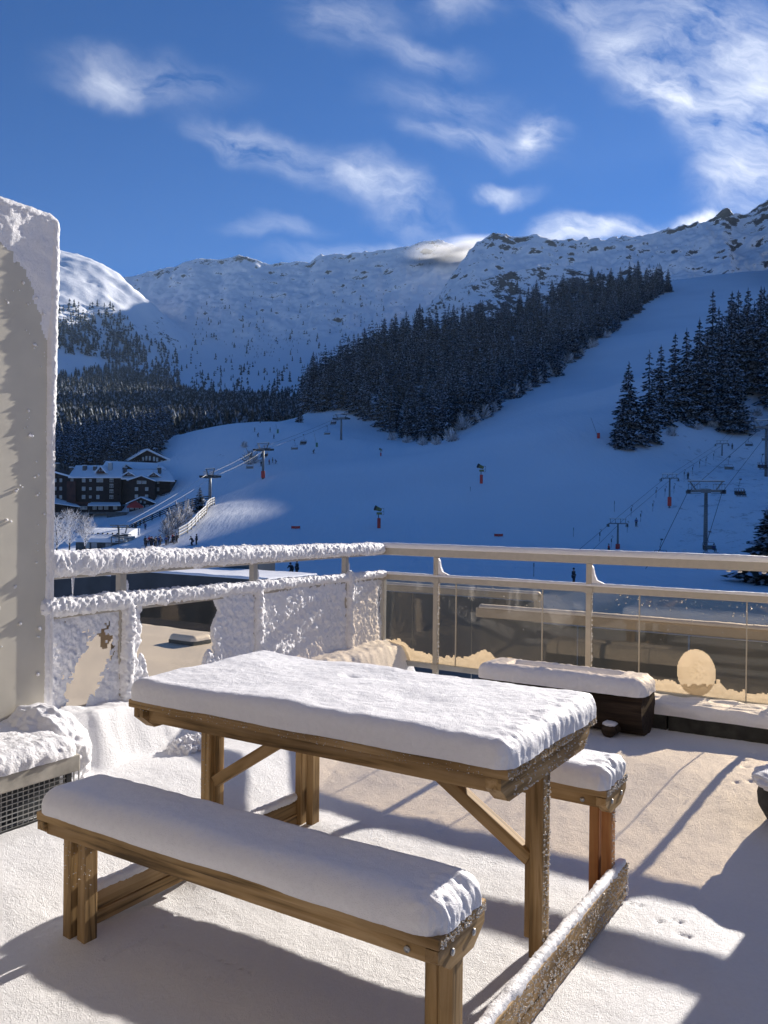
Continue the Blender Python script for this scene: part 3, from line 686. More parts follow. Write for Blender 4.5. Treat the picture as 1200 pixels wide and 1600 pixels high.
wt = np.linalg.solve(A2, np.concatenate([C_[:, 2], np.zeros(3)]))
def NZ(X, Y):
    X = np.atleast_1d(np.asarray(X, float)); Y = np.atleast_1d(np.asarray(Y, float)); out = np.empty(X.shape)
    xf, yf, of = X.ravel()/SC, Y.ravel()/SC, out.ravel()
    for i in range(0, len(xf), 20000):
        q = np.stack([xf[i:i+20000], yf[i:i+20000]], 1); k = tps_k(((q[:, None]-Q_[None])**2).sum(-1))
        of[i:i+20000] = k@wt[:n_]+wt[n_]+q@wt[n_+1:]
    P = np.stack([X.ravel(), Y.ravel(), 0*X.ravel()], -1)
    of = of+.35*fbm(P, 26, 3, seed=200)*smooth01((Y.ravel()-60)/60)+.05*fbm(P, 2.5, 2, seed=201)
    rough = smooth01((X.ravel()-(.30*Y.ravel()))/20)*smooth01((300-Y.ravel())/60)*smooth01((Y.ravel()-90)/40)
    of = of+rough*.55*fbm(P, 7, 4, seed=202)
    return of.reshape(X.shape)
dmx = [(-400,430),(250,430),(280,345),(350,362),(430,392),(500,440),(560,455),(600,540),(700,650),(800,740),(900,830),(1000,860),(1070,860),(1190,905),(1300,940),(1700,980)]
def dmax(px): return np.interp(px, [a for a, _ in dmx], [b for _, b in dmx])
cols = np.linspace(-350, 1700, 420); rows = np.linspace(0, 1, 300)
CX, RW = np.meshgrid(cols, rows, indexing='ij')
YY = 22*np.power(dmax(CX)/22, RW); XX = (CX-600)/F_PX*YY
ZZ = NZ(XX.ravel(), YY.ravel()).reshape(XX.shape)
ek = [40, 120, 260]; ext = [(XX[:, -1]*(1+e/YY[:, -1]), YY[:, -1]+e, ZZ[:, -1]-d) for e, d in zip(ek, (6, 60, 190))]
XX = np.concatenate([XX]+[e[0][:, None] for e in ext], 1); YY = np.concatenate([YY]+[e[1][:, None] for e in ext], 1); ZZ = np.concatenate([ZZ]+[e[2][:, None] for e in ext], 1)
P = np.stack([XX, YY, ZZ], -1).reshape(-1, 3); I = np.arange(len(P)).reshape(XX.shape)
Fq = np.stack([I[:-1, :-1], I[1:, :-1], I[1:, 1:], I[:-1, 1:]], -1).reshape(-1, 4)
m, n, l, p = nm('ski_slope_snow')
g = N(n, 'ShaderNodeNewGeometry'); t = N(n, 'ShaderNodeTexNoise'); t.inputs['Scale'].default_value = .35; t.inputs['Detail'].default_value = 9; t.inputs['Roughness'].default_value = .6
mp = N(n, 'ShaderNodeMapping'); mp.inputs['Rotation'].default_value = (0, 0, R(-32)); mp.inputs['Scale'].default_value = (2.2, .35, 1)
l.new(g.outputs['Position'], mp.inputs['Vector']); l.new(mp.outputs[0], t.inputs['Vector'])
t2 = N(n, 'ShaderNodeTexNoise'); t2.inputs['Scale'].default_value = .02; t2.inputs['Detail'].default_value = 5; l.new(g.outputs['Position'], t2.inputs['Vector'])
r = ramp(n, l, t2.outputs['Fac'], [(.35, (.80, .82, .85)), (.65, (.88, .89, .91))])
# sparse grass tips showing through where the attribute says the ground is rough
at_ = N(n, 'ShaderNodeAttribute', attribute_name='rough'); t3 = N(n, 'ShaderNodeTexNoise'); t3.inputs['Scale'].default_value = .32; t3.inputs['Detail'].default_value = 11; t3.inputs['Roughness'].default_value = .75; l.new(g.outputs['Position'], t3.inputs['Vector'])
mu = N(n, 'ShaderNodeMath', operation='MULTIPLY_ADD'); mu.inputs[1].default_value = .22; l.new(at_.outputs['Fac'], mu.inputs[0]); l.new(t3.outputs['Fac'], mu.inputs[2])
r3 = ramp(n, l, mu.outputs[0], [(.76, 0.), (.90, .75)])
mx = N(n, 'ShaderNodeMixRGB'); l.new(r3.outputs[0], mx.inputs[0]); l.new(r.outputs[0], mx.inputs[1]); mx.inputs[2].default_value = (.10, .085, .06, 1)
l.new(mx.outputs[0], p.inputs['Base Color']); p.inputs['Roughness'].default_value = .8; p.inputs['Specular IOR Level'].default_value = .2
bp = N(n, 'ShaderNodeBump'); bp.inputs['Distance'].default_value = .4; bp.inputs['Strength'].default_value = .6; l.new(t.outputs['Fac'], bp.inputs['Height']); l.new(bp.outputs[0], p.inputs['Normal'])
M['slope'] = m
slope = obj('ski_slope', P, Fq, m, None, True); tag(slope, kind='structure')
def set_attr(o, name, vals):
    a = o.data.attributes.new(name, 'FLOAT', 'POINT'); a.data.foreach_set('value', np.asarray(vals, np.float32).ravel())
pxs = P[:, 0]/P[:, 1]*F_PX+600
rough = smooth01((pxs-960-(.0*P[:, 1]))/120)*smooth01((285-P[:, 1])/40)*smooth01((P[:, 1]-95)/30)
rough = np.maximum(rough, .9*np.exp(-((pxs-560)/75)**2-((P[:, 1]-340)/28)**2))
rough = np.maximum(rough, .9*np.exp(-((pxs-345)/30)**2-((P[:, 1]-285)/26)**2))
set_attr(slope, 'rough', rough)
# base plane under everything, out to the horizon
mb = MB(); mb.add([(-2600, -900, -12.5), (2600, -900, -12.5), (2600, 3200, -12.5), (-2600, 3200, -12.5)], [(0, 1, 2, 3)])
tag(mb.build('valley_ground', m), kind='structure')

def hit(x, y, dmin=30, dm=950):
    """where the line of sight meets the slope: a place on the ground"""
    v = ray(x, y); d = np.arange(dmin, dm, 1.0); X = v[0]/v[1]*d; Z = EYE+v[2]/v[1]*d; g = NZ(X, d)
    k = np.argmax(Z < g)
    if not (Z < g).any(): return None
    return np.array([X[k], d[k], g[k]])

# --- the far mountain
crest = [(-500,330),(-200,360),(0,395),(85,425),(130,432),(180,440),(205,434),(235,425),(262,419),(300,409),(330,405),(345,408),(375,402),(395,407),(425,415),(450,411),(484,413),(497,401),(520,398),(545,402),(580,397),(610,394),(640,388),(665,381),(690,380),(712,389),(735,392),(750,398),(775,403),(800,402),(830,394),(870,387),(930,383),(1000,380),(1060,374)]
crest2 = [(600,560),(650,505),(690,455),(715,420),(733,398),(743,385),(765,373),(790,371),(815,374),(835,371),(850,378),(880,380),(920,377),(955,376),(1000,373),(1040,366),(1080,357),(1110,345),(1128,332),(1147,337),(1165,336),(1180,327),(1200,315),(1260,290),(1330,285),(1400,300)]
SUN_AZ, SUN_EL = R(38.3), R(21.5)
yb = 730.
def vat(x, y, Y):
    v = ray(x, y); return v[0]/v[1]*Y, EYE+v[2]/v[1]*Y
mm = mountain_mat('mountain_snow_rock', .638, .06)
patches = [(490,410,18,10,.12),(380,408,30,9,.10),(430,425,35,14,.07),(330,412,25,8,.1),(600,480,40,10,.05),(540,425,40,9,.07),(690,388,20,8,.12),(780,380,40,14,.13),(860,395,40,16,.05),
          (1030,390,60,12,.05),(1130,350,30,18,.05),(1190,340,30,20,.08),(570,520,45,16,.12),(500,545,45,16,.12),(540,500,40,10,.12),(150,480,60,20,.06),(320,510,60,25,.03),(440,500,80,30,.02),(255,430,30,12,.06),(560,440,30,14,.05)]
def make_far(fc, crest, dxp, dcp, dks, dknee, seed):
    cx = np.array([c[0] for c in crest], float); cy = np.array([c[1] for c in crest], float)
    ft = np.linspace(0, 1, 240); FX, FT = np.meshgrid(fc, ft, indexing='ij')
    yc = np.interp(FX, cx, cy); dc = np.interp(FX, dxp, dcp); yrow = yb+(yc-yb)*FT
    dk = np.interp(-yrow, [-730, -700, -640, -600, -560], dks); fr = np.clip((560-yrow)/np.maximum(560-yc, 1), 0, 1)
    FD = np.where(yrow > 560, dk, dks[-1]+(dc-dks[-1])*fr**.92)
    FXw, FZ = vat(FX, yrow, FD); Pf = np.stack([FXw.ravel(), FD.ravel(), FZ.ravel()], -1)
    amp = smooth01((560-yrow.ravel())/60); top_ = smooth01((1-FT.ravel())/.10)
    rib = (1-2*np.abs(fbm(Pf*np.array([1, .35, .35]), 190, 4, seed=210+seed))); n2 = fbm(Pf, 45, 5, seed=211+seed, gain=.6)
    gul = np.abs(fbm(Pf*np.array([1, .22, .22]), 60, 3, seed=215+seed))
    Pf[:, 1] -= amp*(26*rib+9*n2); Pf[:, 2] += amp*((3.5*n2-9*gul)*(.15+.85*top_))
    crag = fbm(np.stack([Pf[:, 0], 0*Pf[:, 0], 0*Pf[:, 0]], -1), 26, 5, seed=213+seed, gain=.7); cr = (1-smooth01((1-FT.ravel())/.04))
    Pf[:, 2] += 5.*np.abs(crag)*cr*amp
    back = Pf.reshape(FX.shape+(3,))[:, -1, :]; bk = [back+np.array([0, 60, -10]), back+np.array([0, 400, -300]), back+np.array([0, 700, -800])]
    G = np.concatenate([Pf.reshape(FX.shape+(3,))]+[q[:, None, :] for q in bk], 1); P = G.reshape(-1, 3); I = np.arange(len(P)).reshape(G.shape[:2])
    Fq = np.stack([I[:-1, :-1], I[1:, :-1], I[1:, 1:], I[:-1, 1:]], -1).reshape(-1, 4)
    o = obj('mountain', P, Fq, mm, None, True); tag(o, kind='structure')
    rm = np.zeros(G.shape[:2]); rm[:, :240] = .09*smooth01((FT-.955)/.035)+.04*smooth01((FT-.88)/.05)
    for (x, y, rx_, ry_, a_) in patches: rm[:, :240] += a_*np.exp(-((FX-x)/rx_)**2-((yrow-y)/ry_)**2)
    set_attr(o, 'rock', rm); return Pf, FX, ft, cx, cy
Pf, FX, ft, cx, cy = make_far(np.linspace(-500, 1050, 700), crest, [-500, 200, 735, 1050], [2500, 2450, 2400, 2380], [395, 460, 900, 1350, 1720], 0, 0)
fc = np.linspace(-500, 1050, 700)
make_far(np.linspace(610, 1400, 380), crest2, [600, 740, 1000, 1400], [1500, 1620, 1640, 1600], [360, 400, 700, 980, 1190], 0, 20)
# --- left dome
dx_ = np.linspace(-1500, -330, 200); dy_ = np.linspace(1150, 2300, 160)
DX, DY = np.meshgrid(dx_, dy_, indexing='ij'); Pn = np.stack([DX, DY, 0*DX], -1).reshape(-1, 3)
nx_ = fbm(Pn, 160, 4, seed=220).reshape(DX.shape)
q = np.maximum(0, DX+735+40*nx_); right = np.where(q < 130, .0030*q*q, .0030*130*130+(q-130)*.85)
e = np.maximum(0, 1930-DY); front = np.where(e < 120, .0021*e*e, .0021*120*120+(e-120)*.62); bk_ = np.maximum(0, DY-1960)*.5
DZ = EYE+574-right-front-bk_+15*nx_+4.5*fbm(Pn, 30, 3, seed=221).reshape(DX.shape)+.045*np.minimum(0, DX+760)
P = np.stack([DX, DY, DZ], -1).reshape(-1, 3); I = np.arange(len(P)).reshape(DX.shape)
Fq = np.stack([I[:-1, :-1], I[1:, :-1], I[1:, 1:], I[:-1, 1:]], -1).reshape(-1, 4)
dome = obj('mountain', P, Fq, mm, None, True); tag(dome, kind='structure'); set_attr(dome, 'rock', .035+.05*fbm(P*np.array([1, 1, .3]), 90, 3, seed=225))

# --- rocky wooded spur behind the forest
sc_ = [(380,700),(430,655),(470,610),(500,585),(540,548),(575,524),(600,514),(640,492),(680,470),(720,447),(760,430),(800,421),(830,414),(870,416),(890,421),(940,432),(1000,444),(1060,442),(1200,434),(1400,430)]
sx = np.array([c[0] for c in sc_], float); sy = np.array([c[1] for c in sc_], float)
fx = np.linspace(380, 1400, 340); ft2 = np.linspace(0, 1, 110); SX, ST = np.meshgrid(fx, ft2, indexing='ij')
yt = np.interp(SX, sx, sy); dt = np.interp(SX, [380, 500, 700, 850, 1200, 1400], [820, 950, 1150, 1250, 1200, 1200]); SD = dt-(1-ST)*np.interp(SX, [380, 1400], [260, 420])
SZt = vat(SX, yt, dt)[1]; SZ = SZt-(1-ST)**.9*(SZt-20)
Ps = np.stack([(SX-600)/F_PX*SD, SD, SZ], -1).reshape(-1, 3)
w = smooth01((1-ST.ravel())/.06); Ps[:, 2] += (9*fbm(Ps, 70, 4, seed=230))*w+1.5*fbm(Ps, 12, 3, seed=231)
Gs = Ps.reshape(SX.shape+(3,)); top = Gs[:, -1]; Gs = np.concatenate([Gs, (top+np.array([0, 60, -14]))[:, None], (top+np.array([0, 300, -200]))[:, None]], 1)
P = Gs.reshape(-1, 3); I = np.arange(len(P)).reshape(Gs.shape[:2]); Fq = np.stack([I[:-1, :-1], I[1:, :-1], I[1:, 1:], I[:-1, 1:]], -1).reshape(-1, 4)
sp_ = obj('rocky_spur', P, Fq, mountain_mat('spur_snow_scrub', .52, .06), None, True); tag(sp_, kind='structure')
rs_ = np.zeros(Gs.shape[:2]); rs_[:, :110] = .03*smooth01((ST-.6)/.3)+.02; set_attr(sp_, 'rock', rs_)

# --- an added ridge outside the frame to the right that keeps the valley in shade
s_ = np.array([math.sin(SUN_AZ), math.cos(SUN_AZ)]); nn_ = np.array([-s_[1], s_[0]]); TE = math.tan(SUN_EL)
Tn = [(-700,-60),(-300,-36),(-60,-26),(0,-20),(30,-19),(60,-15),(100,-19),(110,-26),(117,-38),(124,-46),(134,-49.5),(156,-50.5),(180,-56),(191,-38),(200,-8),(215,0)]  # crest offsets shaped so the ridge's shadow leaves one patch sunlit
nv = np.linspace(-700, 204, 356); tv = np.linspace(0, 1, 50); NV, TV = np.meshgrid(nv, tv, indexing='ij')
Dr = 940.; hc = np.interp(NV, [a for a, _ in Tn], [b for _, b in Tn])+Dr*TE+EYE
al = Dr-(1-TV)*330; Zr = hc*TV**.9
Xr = al*s_[0]+NV*al/Dr*nn_[0]; Yr = al*s_[1]+NV*al/Dr*nn_[1]; Pr = np.stack([Xr, Yr, Zr], -1)
tp = Pr[:, -1]; Pr = np.concatenate([Pr, (tp+np.array([s_[0]*120, s_[1]*120, -90]))[:, None], (tp+np.array([s_[0]*300, s_[1]*300, -290]))[:, None]], 1)
P = Pr.reshape(-1, 3).copy(); wq = np.concatenate([smooth01((1-TV)/.1), np.zeros((len(nv), 2))], 1).ravel(); P[:, 2] += 10*fbm(P, 60, 3, seed=240)*wq
I = np.arange(len(P)).reshape(Pr.shape[:2]); Fq = np.stack([I[:-1, :-1], I[1:, :-1], I[1:, 1:], I[:-1, 1:]], -1).reshape(-1, 4)
rg = obj('mountain', P, Fq, mm, None, True); tag(rg, kind='structure'); set_attr(rg, 'rock', np.zeros(len(P)))
# second added ridge, unseen, shading the piste (n from 215 up to the frame edge)
nv = np.linspace(196, 640, 122); NV, TV = np.meshgrid(nv, np.linspace(0, 1, 30), indexing='ij')
Dr = 1750.; hc = np.interp(NV, [205, 330, 480, 640], [2, 30, 60, 90])+Dr*TE; al = Dr-(1-TV)*800; Zr = hc*TV
Pr = np.stack([al*s_[0]+NV*al/Dr*nn_[0], al*s_[1]+NV*al/Dr*nn_[1], Zr], -1); keep_px = Pr[..., 0]/Pr[..., 1]*F_PX+600
tp = Pr[:, -1]; Pr = np.concatenate([Pr, (tp+np.array([200, 300, -300]))[:, None]], 1)
P = Pr.reshape(-1, 3); I = np.arange(len(P)).reshape(Pr.shape[:2]); Fq = np.stack([I[:-1, :-1], I[1:, :-1], I[1:, 1:], I[:-1, 1:]], -1).reshape(-1, 4)
cpx = (P[Fq].mean(1)[:, 0]/P[Fq].mean(1)[:, 1])*F_PX+600; Fq = Fq[cpx > 1250]
rg2 = obj('mountain', P, Fq, mm, None, True); tag(rg2, kind='structure'); set_attr(rg2, 'rock', np.zeros(len(P)))

# ================================================================ TREES
M['spruce'] = crown_mat('spruce_needles_snow', (.012, .020, .020), (.50, .56, .66), .445, 1.3, .28)
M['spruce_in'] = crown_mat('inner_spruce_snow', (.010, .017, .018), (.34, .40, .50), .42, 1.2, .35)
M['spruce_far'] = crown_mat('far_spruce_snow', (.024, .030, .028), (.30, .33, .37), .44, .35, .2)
M['frost'] = crown_mat('frosted_twigs', (.20, .18, .16), (.78, .78, .8), .60, 2.5, .0)
M['frost_dim'] = crown_mat('frosted_twigs_far', (.05, .05, .05), (.22, .23, .25), .5, 1.5, .0)
M['bark'] = plain('dark_bark', (.035, .028, .022), .9, 0, .4, 6)
def conifer(seed, h=1.0, levels=22, per=13, w=.19, bare=.06, sub=True):
    """crown of drooping snow laden fans, unit height; returns verts, tris"""
    rs = np.random.RandomState(seed); Vv, Ff = [], []
    for k in range(levels):
        t = (k+.5*rs.rand())/levels; z0 = bare+(1-bare)*t; rad = w*(1-t)**.82*(1+.18*math.sin(k*2.1+seed))+.012
        m_ = max(5, int(per*(1-t*.55)))
        for j in range(m_):
            a = 2*math.pi*(j+rs.rand()*.8)/m_+k*.7; L = rad*rs.uniform(.62, 1.18); dr = rs.uniform(.28, .62)*(1-.4*t)
            ca, sa = math.cos(a), math.sin(a); wd = max(.010, L*rs.uniform(.22, .36)); zz = z0+rs.normal()*.008
            def pt(r, s, dz): return (ca*r-sa*s, sa*r+ca*s, zz+dz)
            b = len(Vv)
            Vv += [pt(.0, 0, .0), pt(L*.45, wd*.8, -L*dr*.45-.012), pt(L*.45, 0, -L*dr*.25), pt(L*.45, -wd*.8, -L*dr*.45-.012),
                   pt(L*.8, wd*.6, -L*dr*.85-.01), pt(L*.8, 0, -L*dr*.6), pt(L*.8, -wd*.6, -L*dr*.85-.01), pt(L, 0, -L*dr*.80)]
            Ff += [(b, b+1, b+2), (b, b+2, b+3), (b+1, b+4, b+5), (b+1, b+5, b+2), (b+2, b+5, b+6), (b+2, b+6, b+3), (b+4, b+7, b+5), (b+5, b+7, b+6)]
    b = len(Vv); Vv += [(.012, 0, .93), (-.006, .01, .93), (-.006, -.01, .93), (0, 0, 1.02)]; Ff += [(b, b+1, b+3), (b+1, b+2, b+3), (b+2, b, b+3)]
    return np.array(Vv), np.array(Ff)
protos = []
for i in range(6):
    v, f = conifer(300+i, levels=24 if i < 4 else 20, per=13, w=[.22, .19, .25, .215, .18, .27][i])
    protos.append((mesh_np('crown', v, f, M['spruce']), None))
tb = MB(); tb.tube([(0, 0, -.06), (0, 0, .3), (0, 0, .95)], .014, 7, .003); trunk_me = mesh_np('trunk', tb.v, tb.f, M['bark'])
def tree(p, h, label, group, k=None, wide=1., name='spruce_tree'):
    k = rnd.randrange(6) if k is None else k
    t = thing(name, label, 'tree', (p[0], p[1], p[2]-.3), rnd.uniform(0, 6.28), group); t.scale = (h*wide, h*wide, h)
    link('trunk', trunk_me, t); link('crown', protos[k][0], t)
    return t
def gz(X, Y): return float(NZ(X, Y)[0])
# centre forest: polygon in plan, described by its lower right edge and its upper crest
edge = [(478,650,430),(500,655,418),(562,662,396),(600,680,372),(640,690,350),(672,692,342),(700,690,346),(730,668,360),(762,648,366),(800,622,400),(835,600,436),(868,588,462),(905,556,525),(940,532,585),(975,500,665),(1002,482,715),(1025,460,785)]
ex_ = np.array([e[0] for e in edge], float); ed_ = np.array([e[2] for e in edge], float)
def topd(x): return np.interp(x, [478, 560, 650, 760, 850, 950, 1030], [480, 560, 640, 720, 780, 830, 835])
cand = []; tries = 0; rsf = np.random.RandomState(77)
for x, y, d in edge:   # front row standing on the forest edge
    for q in (0, 1):
        xx = x+q*14+rsf.normal()*4; dd = np.interp(xx, ex_, ed_)+2+rsf.rand()*4; cand.append(((xx-600)/F_PX*dd, dd))
while len(cand) < 250 and tries < 20000:
    tries += 1; x = rsf.uniform(470, 1030); lo = np.interp(x, ex_, ed_); hi = topd(x); u_ = rsf.rand()**1.25; d = lo+3+(hi-lo)*u_
    X = (x-600)/F_PX*d
    mn = 7.0+6.0*u_
    if all((X-a)**2+(d-b)**2*.55 > mn*mn for a, b in cand[-262:]): cand.append((X, d))
for i, (X, d) in enumerate(cand):
    h = rsf.uniform(17, 25)*(1.0 if d < 500 else 1.12)*(1.08 if i < 34 else 1)
    tree((X, d, gz(X, d)), h, 'dark snow dusted spruce in the dense forest left of the wide piste', 'spruces of the forest left of the piste', None, rsf.uniform(.9, 1.2))
fill = []; hf = []
while len(fill) < 420:
    x = rsf.uniform(470, 1030); lo = np.interp(x, ex_, ed_); hi = topd(x); d = lo+8+(hi-lo-8)*rsf.rand()**.9; X = (x-600)/F_PX*d; fill.append((X, d, gz(X, d)-.5)); hf.append(rsf.uniform(14, 23)*(1 if d < 500 else 1.1))
FILL = (fill, hf)
# right forest
rt = [(980,685,242,24,1.05),(1012,678,246,27,1.0),(1030,668,262,25,1.0),(972,690,238,13,1.1),(1052,655,285,27,1.0),(1070,662,272,30,1.),(1090,650,280,33,1.),(1102,655,275,30,1.),(1125,640,292,32,1.),(1147,646,268,25,1.25),(1140,630,300,34,1.),
      (1165,625,300,33,1.),(1185,618,300,36,1.),(1205,622,290,35,1.),(1225,610,290,36,1.),(1245,640,270,33,1.),(1110,600,330,30,1.),(1140,580,340,32,1.),(1165,570,345,36,1.),(1190,560,350,38,1.),(1215,550,350,38,1.),(1175,520,390,33,1.),(1195,510,400,36,1.),(1215,500,400,38,1.),(1160,540,370,32,1.),(1185,585,320,34,1.),(1150,600,318,32,1.),(1120,622,305,30,1.)]
for i, (x, y, d, h, w_) in enumerate(rt):
    X = (x-600)/F_PX*d; tree((X, d, gz(X, d)), h, 'tall dark spruce in the stand on the right side of the piste', 'spruces of the stand right of the piste', None, w_)
# scattered trees behind the hotel, on the left shoulder, singled out by place
for (x, y, d, h, lab) in [(250,716,380,29,'broad dark spruce standing above the hotel roofs'),(208,697,430,15,'smaller spruce left of the broad one above the hotel'),(172,697,430,15,'spruce above the middle of the hotel roof'),
                      (296,676,520,20,'spruce at the left end of the shoulder skyline'),(312,672,530,16,'small spruce right of the first one on the shoulder skyline'),(330,668,540,19,'spruce in the middle of the shoulder skyline'),
                      (345,666,545,15,'shorter spruce behind the top of the shoulder'),(412,657,520,14,'spruce behind the right end of the shoulder'),(432,656,520,17,'taller spruce behind the right end of the shoulder'),(105,735,400,18,'spruce behind the left end of the hotel'),(128,725,400,15,'spruce behind the left part of the hotel roof')]:
    p = at(x, y, d); tree((p[0], p[1], p[2]-1), h, lab, 'spruces above the hotel and the shoulder', None, 1.25 if h > 20 else 1.05)
tree(hit(468, 660) if hit(468, 660) is not None else at(468, 660, 400), 8, 'small snowy spruce at the left foot of the forest', 'small spruces at the forest edge', 3, 1.2)
# big near spruce at the right edge
v, f = conifer(401, levels=34, per=26, w=.27); nearme = mesh_np('crown', v, f, M['spruce'])
X, Y = 44.2, 95.0; g0 = gz(X, Y)
t = thing('spruce_tree', 'snow loaded spruce cut by the right edge of the picture above the handrail', 'tree', (X, Y, g0-.3), 1.0)
hN = (at(1200, 768, Y)[2]-g0); t.scale = (hN*1.65, hN*1.65, hN); link('trunk', trunk_me, t); link('crown', nearme, t)

# frosted shrubs along the forest foot: dense twiggy balls
def shrub_mesh(seed, n=520):
    rs = np.random.RandomState(seed); Vv, Ff = [], []
    for k in range(n):
        d = rs.normal(size=3); d[2] = abs(d[2])*1.0+.25; d /= np.linalg.norm(d); L = rs.uniform(.55, 1.0)*(.8+.25*math.sin(3*math.atan2(d[1], d[0])+seed)); st = rs.uniform(.25, .7)
        p0 = d*L*st; p1 = d*L+rs.normal(size=3)*.05; s = np.cross(d, rs.normal(size=3)); s /= np.linalg.norm(s)+1e-9; w_ = rs.uniform(.012, .03)
        b = len(Vv); Vv += [p0-s*w_*.5, p0+s*w_*.5, p1+s*w_, p1-s*w_]; Ff.append((b, b+1, b+2, b+3))
    return mesh_np('twigs', np.array(Vv), np.array(Ff), M['frost'])
shr = [shrub_mesh(i) for i in range(3)]
st_ = MB()
for a in range(6):
    st_.tube([(0, 0, -.1), (.15*math.cos(a), .15*math.sin(a), .3), (.35*math.cos(a+.3), .35*math.sin(a+.3), .6)], .02, 5, .006)
stem_me = mesh_np('stems', st_.v, st_.f, M['bark'])
def shrub(x, y, h, label, group, d=None, wide=.7):
    p = at(x, y, d) if d else hit(x, y)
    if p is None: return
    z = gz(p[0], p[1]); t = thing('frosted_shrub', label, 'shrub', (p[0], p[1], z-.1), rnd.uniform(0, 6), group); t.scale = (h*wide, h*wide, h)
    link('twigs', shr[rnd.randrange(3)], t); link('stems', stem_me, t)
for x, y, h in [(706,690,6),(722,672,8),(738,662,7),(752,655,8),(770,645,6),(800,622,8),(815,612,9),(830,603,11),(845,592,12),(858,588,9),(872,580,8),(888,568,7),(905,556,7),(925,543,7),(948,528,6),(682,695,4),(660,696,4),(635,692,4),(612,688,4)]:
    shrub(x, y, h, 'pale frost covered shrub along the foot of the forest left of the piste', 'frosted shrubs along the forest edge')
for x, y, h, lab in [(262,838,5.5,'frosted shrub at the lower end of the clump by the pale snow fence'),(275,826,6.5,'frosted shrub in the middle of the clump by the pale snow fence'),(288,816,7,'tallest frosted shrub of the clump by the pale snow fence'),(300,803,4.5,'frosted shrub at the upper end of the clump by the pale snow fence'),(268,812,4,'frosted shrub at the back of the clump by the pale snow fence')]:
    shrub(x, y, h*.8, lab, 'frosted shrubs by the snow fence', None, .55)
tree(hit(312, 800), 6.0, 'little snowy spruce beside the frosted shrubs by the pale snow fence', 'small spruces by the fence', 2, 1.3)
for x, y, h in [(1012,690,3),(1050,682,3.5),(1090,672,3),(1112,668,3.5),(1125,664,3),(1160,655,4),(1185,650,3)]:
    shrub(x, y, h, 'low frosted shrub under the spruce stand on the right', 'frosted shrubs under the right stand')
for x, y, h, lab in [(392,726,5.5,'dark frosted bush behind the left chairlift pylon'),(382,700,2.5,'small frosted bush above the left chairlift')]: shrub(x, y, h, lab, 'bushes by the left chairlift')
# bare twiggy trees at the left behind the railing
def bare_tree(x, y, d, h, label, seed):
    rs = np.random.RandomState(seed); p = at(x, y, d); z = gz(p[0], p[1]); t = thing('bare_tree', label, 'tree', (p[0], p[1], z), 0, 'bare trees by the lift station')
    tk = MB(); tk.tube([(0, 0, -.3), (.1, 0, h*.4), (-.1, .1, h*.8)], .16, 7, .05); tk.build('trunk', M['bark'], t)
    br = MB()
    for k in range(70):
        z0 = rs.uniform(.25, .85)*h; a = rs.rand()*6.28; L = (h-z0)*rs.uniform(.4, .8)+.4; dz = L*rs.uniform(.4, 1.1)
        e = Vector((math.cos(a)*L*.7, math.sin(a)*L*.7, z0+dz)); b_ = Vector((0, 0, z0)); br.tube([b_, b_.lerp(e, .5)+Vector((0, 0, .15)), e], .05, 4, .015)
        for j in range(5):
            c = b_.lerp(e, rs.uniform(.3, .95)); ee = c+Vector(rs.normal(size=3)*.5)+Vector((0, 0, .5)); br.tube([c, ee], .028, 3, .012)
    br.build('branches', M['frost'], t)
bare_tree(108, 858, 150, 9, 'bare frosted tree in front of the lit lift station roof', 1)
bare_tree(88, 862, 140, 8, 'bare frosted tree beside the tall panel in front of the hotel', 2)
bare_tree(132, 862, 150, 7.5, 'smaller bare frosted tree right of the other two', 3)

# far forest and scattered far trees: one uncountable mass on the mountain
def lowtree(seed, tiers=5, sides=6):
    rs = np.random.RandomState(seed); Vv, Ff = [], []
    for k in range(tiers):
        z0 = .08+.84*k/tiers; z1 = z0+.36; r = .20*(1-k/tiers)**.8+.03; b = len(Vv)
        for j in range(sides*2):
            a = math.pi*j/sides+k; rr_ = r*(1 if j % 2 else .55)*rs.uniform(.8, 1.2); Vv.append((math.cos(a)*rr_, math.sin(a)*rr_, z0+(0 if j % 2 else .05)))
        Vv.append((0, 0, min(z1, 1.02)))
        for j in range(sides*2): Ff.append((b+j, b+(j+1) % (2*sides), b+2*sides))
    return np.array(Vv), np.array(Ff)
lows = [lowtree(i) for i in range(4)]; lowsmall = [lowtree(9, 2, 3), lowtree(10, 3, 3)]
def scatter(name, label, P, H, kinds, mat, wide=1.0):
    rs = np.random.RandomState(5); Vs, Fs, b = [], [], 0
    for p, h in zip(P, H):
        v, f = kinds[rs.randint(len(kinds))]; a = rs.rand()*6.28; c, s = math.cos(a), math.sin(a); w_ = h*wide*rs.uniform(.8, 1.2)
        q = np.stack([(v[:, 0]*c-v[:, 1]*s)*w_, (v[:, 0]*s+v[:, 1]*c)*w_, v[:, 2]*h], 1)+p; Vs.append(q); Fs.append(f+b); b += len(v)
    o = obj(name, np.concatenate(Vs), np.concatenate(Fs), mat); tag(o, label, 'forest', kind='stuff'); return o
mid = [conifer(500+i, levels=11, per=7, w=.24) for i in range(3)]
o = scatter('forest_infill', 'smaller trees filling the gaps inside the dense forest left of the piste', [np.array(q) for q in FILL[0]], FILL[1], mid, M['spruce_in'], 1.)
Gf = Pf.reshape(FX.shape+(3,))
